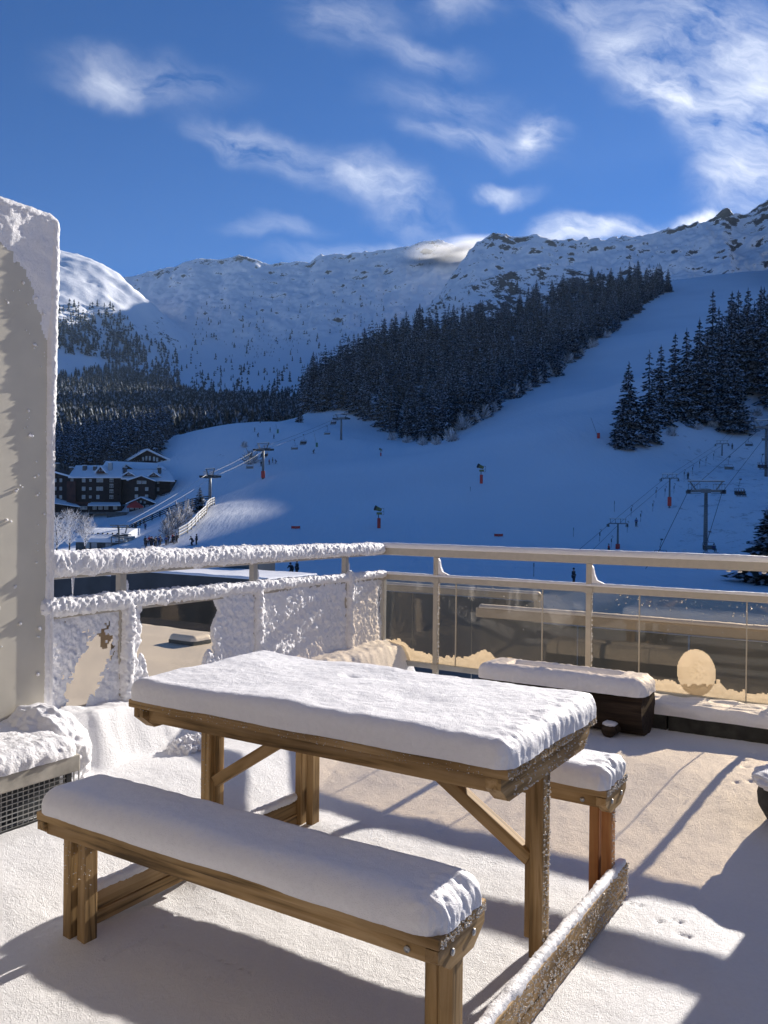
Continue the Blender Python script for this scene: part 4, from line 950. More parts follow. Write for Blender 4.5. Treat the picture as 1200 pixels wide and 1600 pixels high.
def fpoint(x, y):
    i = (x-fc[0])/(fc[1]-fc[0]); yc_ = np.interp(x, cx, cy); j = (yb-y)/(yb-yc_)*(len(ft)-1); i0, j0 = int(i), int(min(max(j, 0), len(ft)-2)); a, b = i-i0, j-j0
    return (Gf[i0, j0]*(1-a)*(1-b)+Gf[i0+1, j0]*a*(1-b)+Gf[i0, j0+1]*(1-a)*b+Gf[i0+1, j0+1]*a*b)
def dome_hit(x, y):
    v = ray(x, y); d = np.arange(1155, 2100, 6.0); X = v[0]/v[1]*d; Z = EYE+v[2]/v[1]*d
    i = (X-dx_[0])/(dx_[1]-dx_[0]); j = (d-dy_[0])/(dy_[1]-dy_[0]); ok = (i > 0) & (i < len(dx_)-2) & (j < len(dy_)-2)
    i0 = np.clip(i.astype(int), 0, len(dx_)-2); j0 = np.clip(j.astype(int), 0, len(dy_)-2); a = i-i0; b = j-j0
    h = DZ[i0, j0]*(1-a)*(1-b)+DZ[i0+1, j0]*a*(1-b)+DZ[i0, j0+1]*(1-a)*b+DZ[i0+1, j0+1]*a*b
    k = np.argmax((Z < h) & ok)
    return np.array([X[k], d[k], h[k]]) if ((Z < h) & ok).any() else None
bl = [(-60,545),(85,552),(150,560),(210,590),(255,605),(300,622),(380,632),(470,640),(560,650)]
rsn = np.random.RandomState(21); Pl, Hl = [], []
for k in range(9000):
    x = rsn.uniform(-60, 560); yl = np.interp(x, [b[0] for b in bl], [b[1] for b in bl]); y = rsn.uniform(yl-4, 715); d_ = fpoint(x, y)
    if rsn.rand() < (.25 if d_[1] < 600 else .9): Pl.append(d_-np.array([0, 0, 1])); Hl.append(rsn.uniform(13, 21)*(.8 if d_[1] > 1000 else 1))
scatter('forest', 'dense dark snow dusted forest on the far left mountainside', Pl, Hl, lows, M['spruce_far'], 1.0)
Pl, Hl = [], []
for k in range(9000):
    x = rsn.uniform(60, 600); y = rsn.uniform(470, 650); yl = np.interp(x, [b[0] for b in bl], [b[1] for b in bl])
    den = fbm(np.array([[x, y, 0.]]), 28, 3, seed=260)[0]
    if x < 280: dens = smooth01((y-(468+max(0, x-170)*.72))/60)*.75*(1 if den > -.35 else .25)
    else: dens = .035+.5*smooth01((y-(560-.0*(x-300)))/55)*(1 if den > .05 else .12)*(1 if x > 330 else .5)
    if y < yl and rsn.rand() < dens:
        p = fpoint(x, y); q = dome_hit(x, y) if x < 330 else None
        if q is not None and q[1] < p[1]: p = q
        Pl.append(p-np.array([0, 0, .5])); Hl.append(rsn.uniform(7, 15)*(1.25 if x < 280 else 1))
for k in range(1100):
    x = rsn.uniform(300, 640); y = rsn.uniform(415, 560)
    if fbm(np.array([[x, y, 0.]]), 40, 3, seed=261)[0] > .12 and rsn.rand() < smooth01((y-400)/150): Pl.append(fpoint(x, y)); Hl.append(rsn.uniform(3, 6))
for k in range(0): pass
scatter('scattered_far_trees', 'scattered small dark trees on the snowy far mountain flank', Pl, Hl, lowsmall, M['spruce_far'], 1.15)
Pw, Hw, Px2, Hx2 = [], [], [], []
for k in range(1500):
    x = rsn.uniform(-60, 268); d = rsn.uniform(300, 432); xr = 262-max(0, 350-d)*.5
    if x > xr: continue
    X = (x-600)/F_PX*d; q = np.array([X, d, gz(X, d)-.4])
    if rsn.rand() < .42: Pw.append(q); Hw.append(rsn.uniform(8, 17))
    else: Px2.append(q); Hx2.append(rsn.uniform(3.5, 7))
scatter('hillside_wood', 'dark young wood on the slope behind the hotel', Pw, Hw, mid, M['spruce'], 1.0)
def puff(seed):
    rs = np.random.RandomState(seed); Vv, Ff = [], []
    for k in range(60):
        d_ = rs.normal(size=3); d_[2] = abs(d_[2])+.1; d_ /= np.linalg.norm(d_); p0 = d_*.2; p1 = d_*rs.uniform(.6, 1); s = np.cross(d_, rs.normal(size=3)); s /= np.linalg.norm(s)+1e-9; w_ = rs.uniform(.02, .05); b = len(Vv)
        Vv += [p0-s*w_, p0+s*w_, p1+s*w_*1.6, p1-s*w_*1.6]; Ff += [(b, b+1, b+2), (b, b+2, b+3)]
    return np.array(Vv), np.array(Ff)
scatter('frosted_undergrowth', 'grey frosted leafless undergrowth on the slope behind the hotel', Px2, Hx2, [puff(1), puff(2)], M['frost_dim'], .8)
# scrub and small trees on the spur, and the skyline trees behind the piste
Pl, Hl = [], []; Gsp = Gs
for k in range(2600):
    i = rsn.randint(0, Gsp.shape[0]); j = rsn.randint(30, 110); p = Gsp[i, j]
    if fbm(p[None], 60, 3, seed=262)[0] > -.05+.25*(j/110): Pl.append(p); Hl.append(rsn.uniform(3, 8.5))
for k in range(90):
    x = rsn.uniform(930, 1090); i = int((x-380)/(1020)*339); p = Gsp[i, 107]; Pl.append(p); Hl.append(rsn.uniform(8, 14))
scatter('spur_scrub', 'dark scrub and small trees on the rocky spur behind the forest', Pl, Hl, lowsmall+lows[:1], M['spruce_far'], 1.2)
# ================================================================ HOTEL, LIFTS, PEOPLE
M['dwood'] = plain('dark_brown_boards', (.024, .012, .009), .8, 0, .5, .9)
M['rwood'] = plain('red_brown_boards', (.07, .022, .015), .8, 0, .4, .9)
M['stone'] = plain('grey_stone_wall', (.11, .10, .09), .9, 0, .5, 1.2)
M['roof_snow'] = snow_mat('roof_snow', (.84, .86, .88), 1.5, .05, 6, .02)
M['win'] = plain('window_pane', (.30, .32, .33), .2, 0, .4, .7)
M['frame'] = plain('pale_frame', (.5, .47, .42), .6, 0, .1, 5)
M['red'] = plain('red_padding', (.55, .05, .035), .7, 0, .2, 3)
M['redcloth'] = plain('red_awning', (.45, .04, .03), .8, 0, .15, 2)
M['steel'] = plain('galvanised_steel', (.16, .17, .175), .5, .4, .2, 3)
M['dsteel'] = plain('dark_steel', (.05, .055, .06), .6, .2, .2, 3)
M['green'] = plain('green_box', (.06, .16, .11), .6, 0, .1, 3)
M['olive'] = plain('olive_shell', (.17, .17, .05), .5, 0, .2, 3)
M['skin'] = plain('skin', (.45, .28, .2), .6, 0, .05, 3)
M['cable'] = plain('steel_cable', (.06, .065, .07), .5, .3, .1, 3)
M['cable_ice'] = plain('iced_cable', (.6, .62, .66), .5, 0, .1, 3)
M['pale_wood'] = plain('weathered_pale_boards', (.30, .27, .22), .8, 0, .3, 3)

def PX(x, y, Y): return at(x, y, Y)
def slab(mb, pts, thick):
    """quad (counter clockwise from above) thickened downwards"""
    p = [Vector(q) for q in pts]; nrm = (p[1]-p[0]).cross(p[2]-p[0]).normalized()
    if nrm.z < 0: nrm = -nrm
    lo = [q-nrm*thick for q in p]; n = len(p)
    mb.add(p+lo, [tuple(range(n)), tuple(range(2*n-1, n-1, -1))]+[(i, n+i, n+(i+1) % n, (i+1) % n) for i in range(n)])
H_Y = 268.
base = PX(180, 797, H_Y)
hot = thing('hotel', 'large dark timber hotel with snow covered gabled roofs and rows of small pale windows', 'hotel', (base[0], H_Y, 0))
def hx(x, Y=H_Y): return PX(x, 780, Y)[0]-base[0]
def hz(y, Y=H_Y, x=180): return PX(x, y, Y)[2]
def wall_poly(name, pts, Y, depth, mat=None, par=None):
    mb = MB(); mb.prism([(hx(x, Y), hz(y, Y, x)) for x, y in pts], Y-H_Y, Y-H_Y+depth, 'y'); return mb.build(name, mat or M['dwood'], par or hot)
w1 = wall_poly('wall', [(40, 812), (40, 728), (84, 733.5), (108, 743), (108, 812)], 267, 14, M['dwood'])
w2 = wall_poly('wall', [(108.2, 812), (108.2, 745.5), (189, 745.5), (189, 812)], 268, 14)
w3 = wall_poly('wall', [(189.2, 812), (189.2, 747), (266, 749), (266, 800), (240, 812)], 269.5, 13)
w4 = wall_poly('wall', [(201, 812), (201, 750), (221, 743), (241.5, 750.5), (241.5, 812)], 266.5, 3, M['dwood'])
wall_poly('panel', [(104, 790), (104, 752), (118, 752), (118, 790)], 266.3, .6, M['rwood']); wall_poly('panel', [(118, 792), (118, 784), (140, 784), (140, 792)], 266, 2, M['rwood'])
def roofq(name, e0, e1, r0, r1, Ye, Yr, par=hot, th=.45, mat=None):
    f = lambda q, Y: (hx(q[0], Y), Y-H_Y, hz(q[1], Y, q[0])); mb = MB(); slab(mb, [f(e0, Ye), f(e1, Ye), f(r1, Yr), f(r0, Yr)], th); return mb.build(name, mat or M['roof_snow'], par)
roofq('roof', (106, 745), (190.5, 745), (118, 727), (190.5, 727), 266.4, 276)
roofq('roof', (188.5, 747), (273, 751), (189, 733), (262, 734.5), 267.4, 275)
mb = MB(); slab(mb, [(hx(36, 266), -2, hz(724, 266)), (hx(110, 266), -2, hz(744, 266)), (hx(112, 282), 14, hz(742, 282)), (hx(60, 282), 14, hz(724, 282))], .5); mb.build('roof', M['roof_snow'], hot)
def gable(xl, yl, xa, ya, xr, yr, Y, depth, par, wins=(), wall=None, over=1.0):
    """small gabled dormer or gable front: wall, two roof planes and panes"""
    mb = MB(); mb.prism([(hx(xl, Y), hz(yl, Y, xl)), (hx(xr, Y), hz(yr, Y, xr)), (hx(xa, Y), hz(ya, Y, xa))][::-1], Y-H_Y, Y-H_Y+depth, 'y'); g_ = mb.build('gable', wall or M['dwood'], par)
    for (ex, ey, sgn) in ((xl, yl, -1), (xr, yr, 1)):
        f = lambda x, y, Yq: (hx(x, Y)*1.0, Yq-H_Y, hz(y, Y, x)); sl_ = (ey-ya)/(ex-xa)
        x2 = ex+sgn*over; mb = MB(); a = [f(xa, ya-1.2, Y-.9), f(x2, ya+(x2-xa)*sl_-1.2, Y-.9), f(x2, ya+(x2-xa)*sl_-1.2, Y+depth), f(xa, ya-1.2, Y+depth)]
        slab(mb, a, .30); mb.build('gable_roof', M['roof_snow'], g_)
    for (x, y, w, h) in wins: window(x, y, w, h, Y-.12, g_)
    return g_
def window(x, y, w, h, Y, par):
    mb = MB(); X0, X1, Z0, Z1 = hx(x-w/2, Y), hx(x+w/2, Y), hz(y+h/2, Y, x), hz(y-h/2, Y, x)
    mb.box(X0, X1, Y-H_Y, Y-H_Y+.2, Z0, Z1); o = mb.build('window', M['win'], par)
    if par is hot:
        mb = MB(); e = .10
        mb.box(X0-e, X0, Y-H_Y-.05, Y-H_Y+.2, Z0-e, Z1+e); mb.box(X1, X1+e, Y-H_Y-.05, Y-H_Y+.2, Z0-e, Z1+e); mb.box(X0, X1, Y-H_Y-.05, Y-H_Y+.2, Z0-e, Z0); mb.box(X0, X1, Y-H_Y-.05, Y-H_Y+.2, Z1, Z1+e)
        mb.box((X0+X1)/2-.04, (X0+X1)/2+.04, Y-H_Y-.04, Y-H_Y+.1, Z0, Z1); mb.build('frame', M['frame'], o)
for y in (750.5, 763.5, 776.5):
    for x, w in ((86, 2.6), (94.7, 2.6)): window(x, y, w, 4.6, 266.8, hot)
    for x, w, h in ((112, 3.4, 5.), (130.5, 4.2, 5.2), (141, 2.6, 3.4), (152.8, 3.6, 5.2), (158.2, 3.6, 5.2)):
        if not (y > 770 and x > 155): window(x, y, w, h, 267.8 if x > 109 else 266.8, hot)
for x, y, w, h in ((217, 752, 5.6, 7), (224.8, 752, 5.6, 7), (213, 764, 3.8, 4.4), (229, 764, 3.8, 4.4), (213, 775.5, 3.8, 4.4), (229, 775.5, 3.8, 4.4)): window(x, y, w, h, 266.3, hot)
for y in (753, 764.5, 776): window(246, y, 3.8, 4.6, 269.3, hot)
for k, y in enumerate((755, 763.5, 772, 781)):
    mb = MB(); mb.box(hx(168), hx(186.5), -1.3, 0, hz(y)-.15, hz(y)); mb.box(hx(168), hx(186.5), -1.3, -1.2, hz(y)+.8, hz(y)+.92)
    for q in range(9): xx = hx(168)+q*(hx(186.5)-hx(168))/8; mb.box(xx-.05, xx+.05, -1.3, -1.22, hz(y), hz(y)+.8)
    b_ = mb.build('balcony', M['dwood'], hot)
    window(174, y-4.5, 5, 5, 267.85, hot)
    mb = MB(); mb.box(hx(250), hx(265), -.2, 1.4, hz(y+1)-.15, hz(y+1)); mb.box(hx(250), hx(265), -.2, -.1, hz(y+1)+.8, hz(y+1)+.92)
    for q in range(7): xx = hx(250)+q*(hx(265)-hx(250))/6; mb.box(xx-.05, xx+.05, -.2, -.12, hz(y+1), hz(y+1)+.8)
    mb.build('balcony', M['dwood'], hot)
gable(200, 750.5, 221, 743.5, 242, 751.5, 266.2, 9, hot, (), None, 1.6)
gable(148.5, 739, 157, 728, 166.5, 739, 267.8, 6, hot, [(155.3, 735, 1.8, 3), (159, 735, 1.8, 3)], M['rwood'])
gable(192, 743, 201, 737.2, 211, 743, 268.6, 5, hot, [(199.5, 741, 1.8, 2.4), (202.8, 741, 1.8, 2.4)], M['rwood'])
gable(231.5, 744, 240.5, 738, 249.5, 744, 268.6, 5, hot, [(239, 742, 1.8, 2.4), (242.2, 742, 1.8, 2.4)], M['rwood'])
for x, y0, y1, w in ((171, 722.5, 735, 5.5), (131, 727, 734, 5), (110, 730, 738, 5), (147, 728, 733, 5), (194, 729, 737, 4), (248, 729, 737, 4), (88, 724, 732, 4)):
    Y = 271.5; mb = MB(); mb.box(hx(x-w/2, Y), hx(x+w/2, Y), Y-H_Y, Y-H_Y+1.4, hz(y1+4, Y), hz(y0+1.2, Y)); c_ = mb.build('chimney', M['stone'] if x != 171 else M['frame'], hot)
    mb = MB(); mb.box(hx(x-w/2-.4, Y), hx(x+w/2+.4, Y), Y-H_Y-.15, Y-H_Y+1.55, hz(y0+1.2, Y)+.004, hz(y0, Y), .05); mb.build('snow_cap', M['roof_snow'], c_)
# ground floor: low roofs, terrace wall, entrance
roofq('low_roof', (137, 789.5), (189, 789.5), (139, 784.5), (187, 784.5), 262.5, 267.6, th=.25)
roofq('low_roof', (80, 785), (126, 791.5), (85, 777.5), (118, 787), 261, 267, th=.25)
for x in (128, 133, 148, 157, 166, 180): window(x, 793.5, 5, 4.5, 264.2, hot)
wall_poly('terrace_wall', [(70, 822), (70, 800.5), (138, 800.5), (138, 822)], 259.5, 6, M['stone'])
wall_poly('terrace_wall', [(138.2, 803), (138.2, 800), (197, 800), (197, 812), (170, 818), (167, 822), (167, 803)], 259.6, 6, M['stone'])
wall_poly('ground_floor', [(110, 801), (110, 790), (190, 790), (190, 801)], 264.5, 3.4, M['dwood'])
gable(199, 787, 221, 777, 243.5, 786, 262.5, 4.2, hot, [(214, 785, 3, 3.5), (220, 784, 3, 4), (226, 785, 3, 3.5)], M['dwood'], 1.5)
wall_poly('entrance', [(202, 800), (202, 787), (241, 786), (241, 797), (230, 800)], 262.6, 4, M['dwood'])
for x in (206, 214, 222, 230, 237): window(x, 792.5, 4.6, 6, 262.3, hot)
aw = thing('awning', 'red pyramid awning in front of the hotel entrance', 'awning', (PX(211, 795, 258)[0], 258, 0))
def rel(x, y, Y, o): q = PX(x, y, Y); return (q[0]-o.location[0], Y-o.location[1], q[2]-o.location[2])
mb = MB(); A_p = rel(211, 782, 259, aw); c4 = [rel(198, 791.5, 257, aw), rel(224, 791.5, 257, aw), rel(223, 790, 261, aw), rel(199, 790, 261, aw)]
mb.add([A_p]+c4+[(q[0], q[1], q[2]-.4) for q in c4], [(0, 1, 2), (0, 2, 3), (0, 3, 4), (0, 4, 1), (1, 5, 6, 2), (2, 6, 7, 3), (3, 7, 8, 4), (4, 8, 5, 1)]); mb.build('canopy', M['redcloth'], aw)
mb = MB()
for q in c4: mb.tube([(q[0]*.96, q[1], q[2]-.3), (q[0]*.96, q[1], q[2]-2.8)], .06, 6)
mb.build('pole', M['frame'], aw)
# upper chalet
ch = thing('chalet', 'timber chalet with a wide snowy roof standing above the hotel', 'chalet', (base[0], H_Y, 0))
def cpoly(pts, Y): return [(hx(x, Y), hz(y, Y, x)) for x, y in pts]
YC = 300.
mb = MB(); mb.prism(cpoly([(206, 748), (206, 717), (231, 702.5), (266, 719.5), (266, 748)], YC), YC-H_Y, YC-H_Y+14, 'y'); mb.build('wall', M['dwood'], ch)
for (xa, ya, xe, ye) in ((231, 701, 200.5, 718.5), (231, 701, 271.5, 720)):
    p0 = (hx(xa, YC), YC-H_Y-1.2, hz(ya, YC, xa)); p1 = (hx(xe, YC), YC-H_Y-1.2, hz(ye, YC, xe)); sh = Vector((-9 if xe < xa else -9, 16, 0)); mb = MB(); slab(mb, [p0, p1, Vector(p1)+sh, Vector(p0)+sh], .5); mb.build('roof', M['roof_snow'], ch)
for x, y, w, h in ((223, 717, 3, 6), (228, 716, 3, 7), (233.5, 716, 3, 7), (240, 717, 3.2, 7), (245, 718, 3.2, 6), (252, 721, 3, 4), (258, 723, 3, 4)): window(x, y, w, h, YC-.1, ch)
mb = MB(); mb.box(hx(236, YC), hx(268, YC), YC-H_Y-1.6, YC-H_Y, hz(728, YC)-.2, hz(728, YC)); mb.box(hx(236, YC), hx(268, YC), YC-H_Y-1.6, YC-H_Y-1.5, hz(725.5, YC)-.15, hz(725.5, YC))
for q in range(12): xx = hx(236, YC)+q*(hx(268, YC)-hx(236, YC))/11; mb.box(xx-.06, xx+.06, YC-H_Y-1.6, YC-H_Y-1.5, hz(728, YC), hz(725.5, YC))
mb.build('balcony', M['dwood'], ch)
an = thing('annex_building', 'timber annex with snowy roofs between the hotel and the upper chalet', 'building', (base[0], H_Y, 0)); YB = 286.
mb = MB(); mb.box(hx(160, YB), hx(252, YB), YB-H_Y, YB-H_Y+9, 0, hz(732, YB)); mb.build('wall', M['dwood'], an)
f = lambda x, y, Y: (hx(x, Y), Y-H_Y, hz(y, Y, x)); mb = MB(); slab(mb, [f(157, 732.5, 285), f(255, 732.5, 285), f(249, 723.5, 290), f(165, 720, 290)], .4); mb.build('roof', M['roof_snow'], an)
gable(188.5, 733, 197.5, 726, 209, 733, 284.5, 4, an); gable(244, 733, 248.5, 727.5, 253.5, 733, 284.5, 4, an)

# ---------------- lift station
sp0 = PX(155, 850, 178); sta = thing('lift_station', 'low chairlift station with a curved sunlit snow roof behind the left railing', 'lift station', (sp0[0], 178, sp0[2]-2))
W0 = (PX(198, 840, 178)[0]-PX(116, 840, 178)[0])/2; zc = PX(155, 846, 178)[2]-sta.location[2]; mb = MB(); prof = []
for k in range(9): t = k/8; prof.append((12*t, zc+.65+2.3*math.sin(t*math.pi/2)**.95*(1-.16*t)))
prof += [(12, zc-.2), (0, zc-.2)]
mb.prism(prof, -W0, W0*.92, 'x'); mb.build('roof', M['roof_snow'], sta)
mb = MB(); mb.box(-W0+.4, W0-.6, .5, 6.8, -3, zc-.02); mb.build('wall', M['stone'], sta)
mb = MB()
for k in range(8): mb.tube([(-W0+1.2+k*1.05, 3.2, zc+1.55), (-W0+1.2+k*1.05, 2.6, zc+1.6)], .2, 8)
mb.build('roof_vent', M['dsteel'], sta)
for k, (a, b) in enumerate(((-3.2, -2.2), (-1.8, -.6), (1.2, 2.3))): mb = MB(); mb.box(a, b, .35, .5, zc-1.5, zc-.3); mb.build('window', M['win'] if k else M['frame'], sta)
mp0 = PX(188, 850, 176); mac = thing('lift_machinery', 'steel frame and drive machinery at the end of the lift station', 'machinery', (mp0[0], 176, mp0[2]-1.5))
def R_(x, y, dY=0): q = PX(x, y, 176+dY); return (q[0]-mac.location[0], dY, q[2]-mac.location[2])
mb = MB()
for (a, b) in (((172, 821), (200, 821)), ((175, 824), (198, 824)), ((184, 821), (186, 836)), ((199, 821), (196, 833)), ((175, 838), (206, 842)), ((180, 846), (200, 847)), ((186, 822), (186, 856)), ((174, 838), (174, 858)), ((200, 841), (200, 856)), ((190, 834), (205, 836))):
    for dY in (0, 3): mb.bar(R_(*a, dY), R_(*b, dY), .22)
mb.build('frame', M['steel'], mac); mb = MB(); mb.lathe([(1.6, 0), (1.6, .3)], R_(188, 838, 1.5), 20); mb.build('bull_wheel', M['dsteel'], mac)
mb = MB(); mb.box(R_(193, 838)[0], R_(206, 838)[0], 0, 2.5, R_(200, 845)[2], R_(200, 842)[2]+.5, .1); mb.build('housing', M['frame'], mac)

# ---------------- pylons
def sheaves(mb, x, z, L, n=6):
    mb.box(x-.14, x+.14, -L/2, L/2, z-.16, z+.14); mb.box(x-.28, x+.28, -L/3, L/3, z-.42, z-.36); mb.box(x-.32, x-.26, -L/3, L/3, z-.42, z+.1)
    for k in range(n): y = -L/2+L*(k+.5)/n; mb.tube([(x-.1, y, z-.22), (x+.1, y, z-.22)], .2, 8)
def pylon(x, ytop, ybase, d, label, kind, rz=0., red=True, group='chairlift pylons', w=None):
    p = PX(x, ybase, d); top = PX(x, ytop, d); h = top[2]-p[2]
    t = thing('lift_pylon', label, 'pylon', (p[0], p[1], p[2]-.1), rz, group)
    if kind == 'chair':
        r0 = .36; mb = MB(); mb.tube([(0, 0, -1), (0, 0, h*.5), (0, 0, h-1.6)], r0*1.15, 12, r0*.8); mb.build('column', M['steel'], t, True)
        w = w or 3.0; mb = MB(); mb.box(-w, w, -.28, .28, h-1.98, h-1.5); mb.box(-w*.25, w*.25, -.3, .3, h-2.1, h-1.4); mb.build('crossarm', M['steel'], t)
        for s in (-1, 1):
            mb = MB(); sheaves(mb, s*w*.92, h-1.75, 3.6, 8); mb.build('sheave_train', M['dsteel'], t)
            mb = MB(); xx = s*w*.7
            for k in range(5): mb.tube([(s*w*.35+k*s*w*.15, -.6, h-1.45), (s*w*.35+k*s*w*.15, -.6, h-.55)], .035, 4)
            mb.tube([(s*w*.3, -.6, h-.55), (s*w, -.6, h-.55)], .04, 4); mb.box(min(s*w*.3, s*w), max(s*w*.3, s*w), -.9, .9, h-2.25, h-2.17)
            mb.tube([(s*w, -.9, h-2.2), (s*w, -.9, h-1.4)], .035, 4); mb.build('work_platform', M['steel'], t)
            mb = MB(); mb.bar((s*w*.55, 0, h-1.5), (s*w*.85, 0, h-.1), .22); mb.build('strut', M['steel'], t)
        mb = MB(); mb.box(-w*.97, w*.97, -.14, .14, h-.12, h+.1); mb.build('top_beam', M['steel'], t)
        mb = MB(); mb.box(-w*.97, w*.97, -.14, .14, h+.104, h+.2); mb.build('snow_cover', M['roof_snow'], t)
        mb = MB()
        for k in range(int(h/.4)): mb.box(-.25, .25, -r0*1.3, -r0*1.3+.03, k*.4, k*.4+.04)
        mb.build('ladder', M['dsteel'], t)
    else:
        mb = MB(); mb.tube([(0, 0, -1), (0, 0, h-.9)], .24, 10, .17); mb.build('column', M['steel'], t, True)
        w = w or 1.8; mb = MB(); mb.box(-w, w, -.12, .12, h-1.0, h-.8); mb.build('crossarm', M['steel'], t)
        mb = MB(); mb.box(-w*.9, w*.9, -.06, .06, h-.05, h+.05)
        for s in (-1, -.33, .33, 1): mb.box(s*w*.8-.05, s*w*.8+.05, -.05, .05, h-.8, h)
        mb.build('top_beam', M['steel'], t)
        for s in (-1, 1): mb = MB(); sheaves(mb, s*w, h-1.15, 1.4, 3); mb.build('sheave_train', M['dsteel'], t)
        mb = MB(); mb.box(-w*.9, w*.9, -.06, .06, h+.053, h+.12); mb.build('snow_cover', M['roof_snow'], t)
    if red: MB().lathe([(.36 if kind != 'chair' else .55, 0), (.42 if kind != 'chair' else .6, .1), (.42 if kind != 'chair' else .6, 1.9), (.36, 2.0)], n=12).build('padding', M['red'], t, True)
    t['h'] = h; return t
pylon(1102, 751, 868, 150, 'big double chairlift pylon with work platforms above the right handrail', 'chair', R(-12), False, w=3.2)
pylon(1197, 656, 745, 210, 'chairlift pylon cut by the right edge of the picture', 'chair', R(-20), False, w=3.0)
pylon(328, 732, 783, 205, 'chairlift pylon at the upper end of the dark fence above the lift station', 'chair', R(-50), False, w=2.3)
pylon(411, 692, 746, 245, 'chairlift pylon with a red padded foot on the left of the slope', 'chair', R(-40), True, w=2.7)
pylon(533, 646, 686, 320, 'farthest left chairlift pylon below the forest corner', 'chair', R(-30), False, w=3.0)
pylon(965, 810, 865, 165, 'nearest drag lift pylon with red foot just above the handrail', 'drag', R(-20), True, 'drag lift pylons')
pylon(1046, 740, 790, 184, 'middle drag lift pylon with tall red foot', 'drag', R(-20), True, 'drag lift pylons')
pylon(1128, 688, 726, 248, 'third drag lift pylon with red foot, up the slope', 'drag', R(-20), True, 'drag lift pylons')
pylon(1176, 640, 664, 285, 'farthest drag lift pylon below the spruce stand on the right', 'drag', R(-20), True, 'drag lift pylons')
def cable(pts, r, mat, label, cat='cable', sag=.0, group='lift cables'):
    P = []; c0 = Vector(PX(*pts[0])); 
    for a, b in zip(pts[:-1], pts[1:]):
        A, B = Vector(PX(*a)), Vector(PX(*b))
        for k in range(9): f_ = k/8; q = A.lerp(B, f_); q.z -= sag*4*f_*(1-f_); P.append(q-c0)
    mb = MB(); mb.tube(P, r, 6); o = mb.build('cable', mat, None, True, loc=tuple(c0)); tag(o, label, cat, group); return o
cable([(185, 823, 176), (322, 742, 205), (330, 741, 206)], .06, M['cable_ice'], 'upper iced haul rope running from the lift station to the left pylons', sag=.4)
cable([(190, 826, 176), (334, 744, 205), (338, 743, 206)], .06, M['cable_ice'], 'lower iced haul rope running from the lift station to the left pylons', sag=.6)
cable([(322, 742, 205), (405, 700, 245), (529, 652, 320)], .04, M['cable'], 'upper dark haul rope between the left pylons', sag=.4)
cable([(334, 744, 205), (417, 701, 245), (537, 652, 320)], .04, M['cable'], 'lower dark haul rope between the left pylons', sag=.6)
cable([(900, 1035, 95), (1030, 860, 125), (1074, 770, 150), (1192, 666, 210)], .05, M['cable'], 'haul rope on the left side of the big right pylon')
cable([(1040, 1010, 95), (1097, 872, 125), (1128, 770, 150), (1205, 670, 210)], .05, M['cable'], 'haul rope on the right side of the big right pylon')
cable([(850, 905, 140), (958, 814, 165), (1040, 746, 184), (1123, 693, 248), (1172, 643, 285)], .03, M['cable'], 'thin drag lift rope on the left of its pylons')
cable([(880, 905, 140), (972, 814, 165), (1052, 746, 184), (1133, 693, 248), (1180, 643, 285)], .03, M['cable'], 'thin drag lift rope on the right of its pylons')

# ---------------- people
def skin_mesh(name, nodes, edges_, mat, sub=1):
    me = bpy.data.meshes.new(name); me.from_pydata([n[0] for n in nodes], edges_, []); o = bpy.data.objects.new('tmp', me); COL.objects.link(o)
    o.modifiers.new('s', 'SKIN'); sb = o.modifiers.new('u', 'SUBSURF'); sb.levels = sub
    for i, n in enumerate(nodes):
        r = n[1]; me.skin_vertices[0].data[i].radius = (r, r) if not hasattr(r, '__len__') else r
    me.skin_vertices[0].data[0].use_root = True
    bpy.context.view_layer.update(); dg = bpy.context.evaluated_depsgraph_get(); m2 = bpy.data.meshes.new_from_object(o.evaluated_get(dg)); m2.name = name
    bpy.data.objects.remove(o); m2.materials.clear(); m2.materials.append(mat); m2.polygons.foreach_set('use_smooth', np.ones(len(m2.polygons), bool)); return m2
poses = {
 'stand': dict(hip=(0, 0, .92), ch=(0, .0, 1.28), nk=(0, 0, 1.48), hd=(0, -.02, 1.66), kn=[(-.12, -.05, .50), (.12, -.04, .50)], an=[(-.13, .02, .10), (.13, .02, .10)], el=[(-.28, .02, 1.14), (.28, .02, 1.14)], ha=[(-.27, -.2, .98), (.27, -.2, .98)]),
 'ski': dict(hip=(0, .14, .80), ch=(0, -.06, 1.12), nk=(0, -.18, 1.28), hd=(0, -.26, 1.42), kn=[(-.15, -.14, .46), (.15, -.10, .44)], an=[(-.15, .02, .10), (.15, .04, .10)], el=[(-.32, -.12, 1.02), (.32, -.12, 1.02)], ha=[(-.34, -.38, .92), (.34, -.38, .92)]),
 'sit': dict(hip=(0, .12, .10), ch=(0, .16, .46), nk=(0, .14, .66), hd=(0, .12, .84), kn=[(-.13, -.34, .10), (.13, -.34, .10)], an=[(-.13, -.38, -.36), (.13, -.38, -.36)], el=[(-.27, .08, .34), (.27, .08, .34)], ha=[(-.22, -.18, .26), (.22, -.18, .26)])}
jackets = {'black': plain('black_jacket', (.02, .02, .025), .7, 0, .1, 5), 'red': plain('red_jacket', (.45, .03, .03), .7, 0, .1, 5), 'blue': plain('blue_jacket', (.03, .06, .2), .7, 0, .1, 5)}
pm = {}
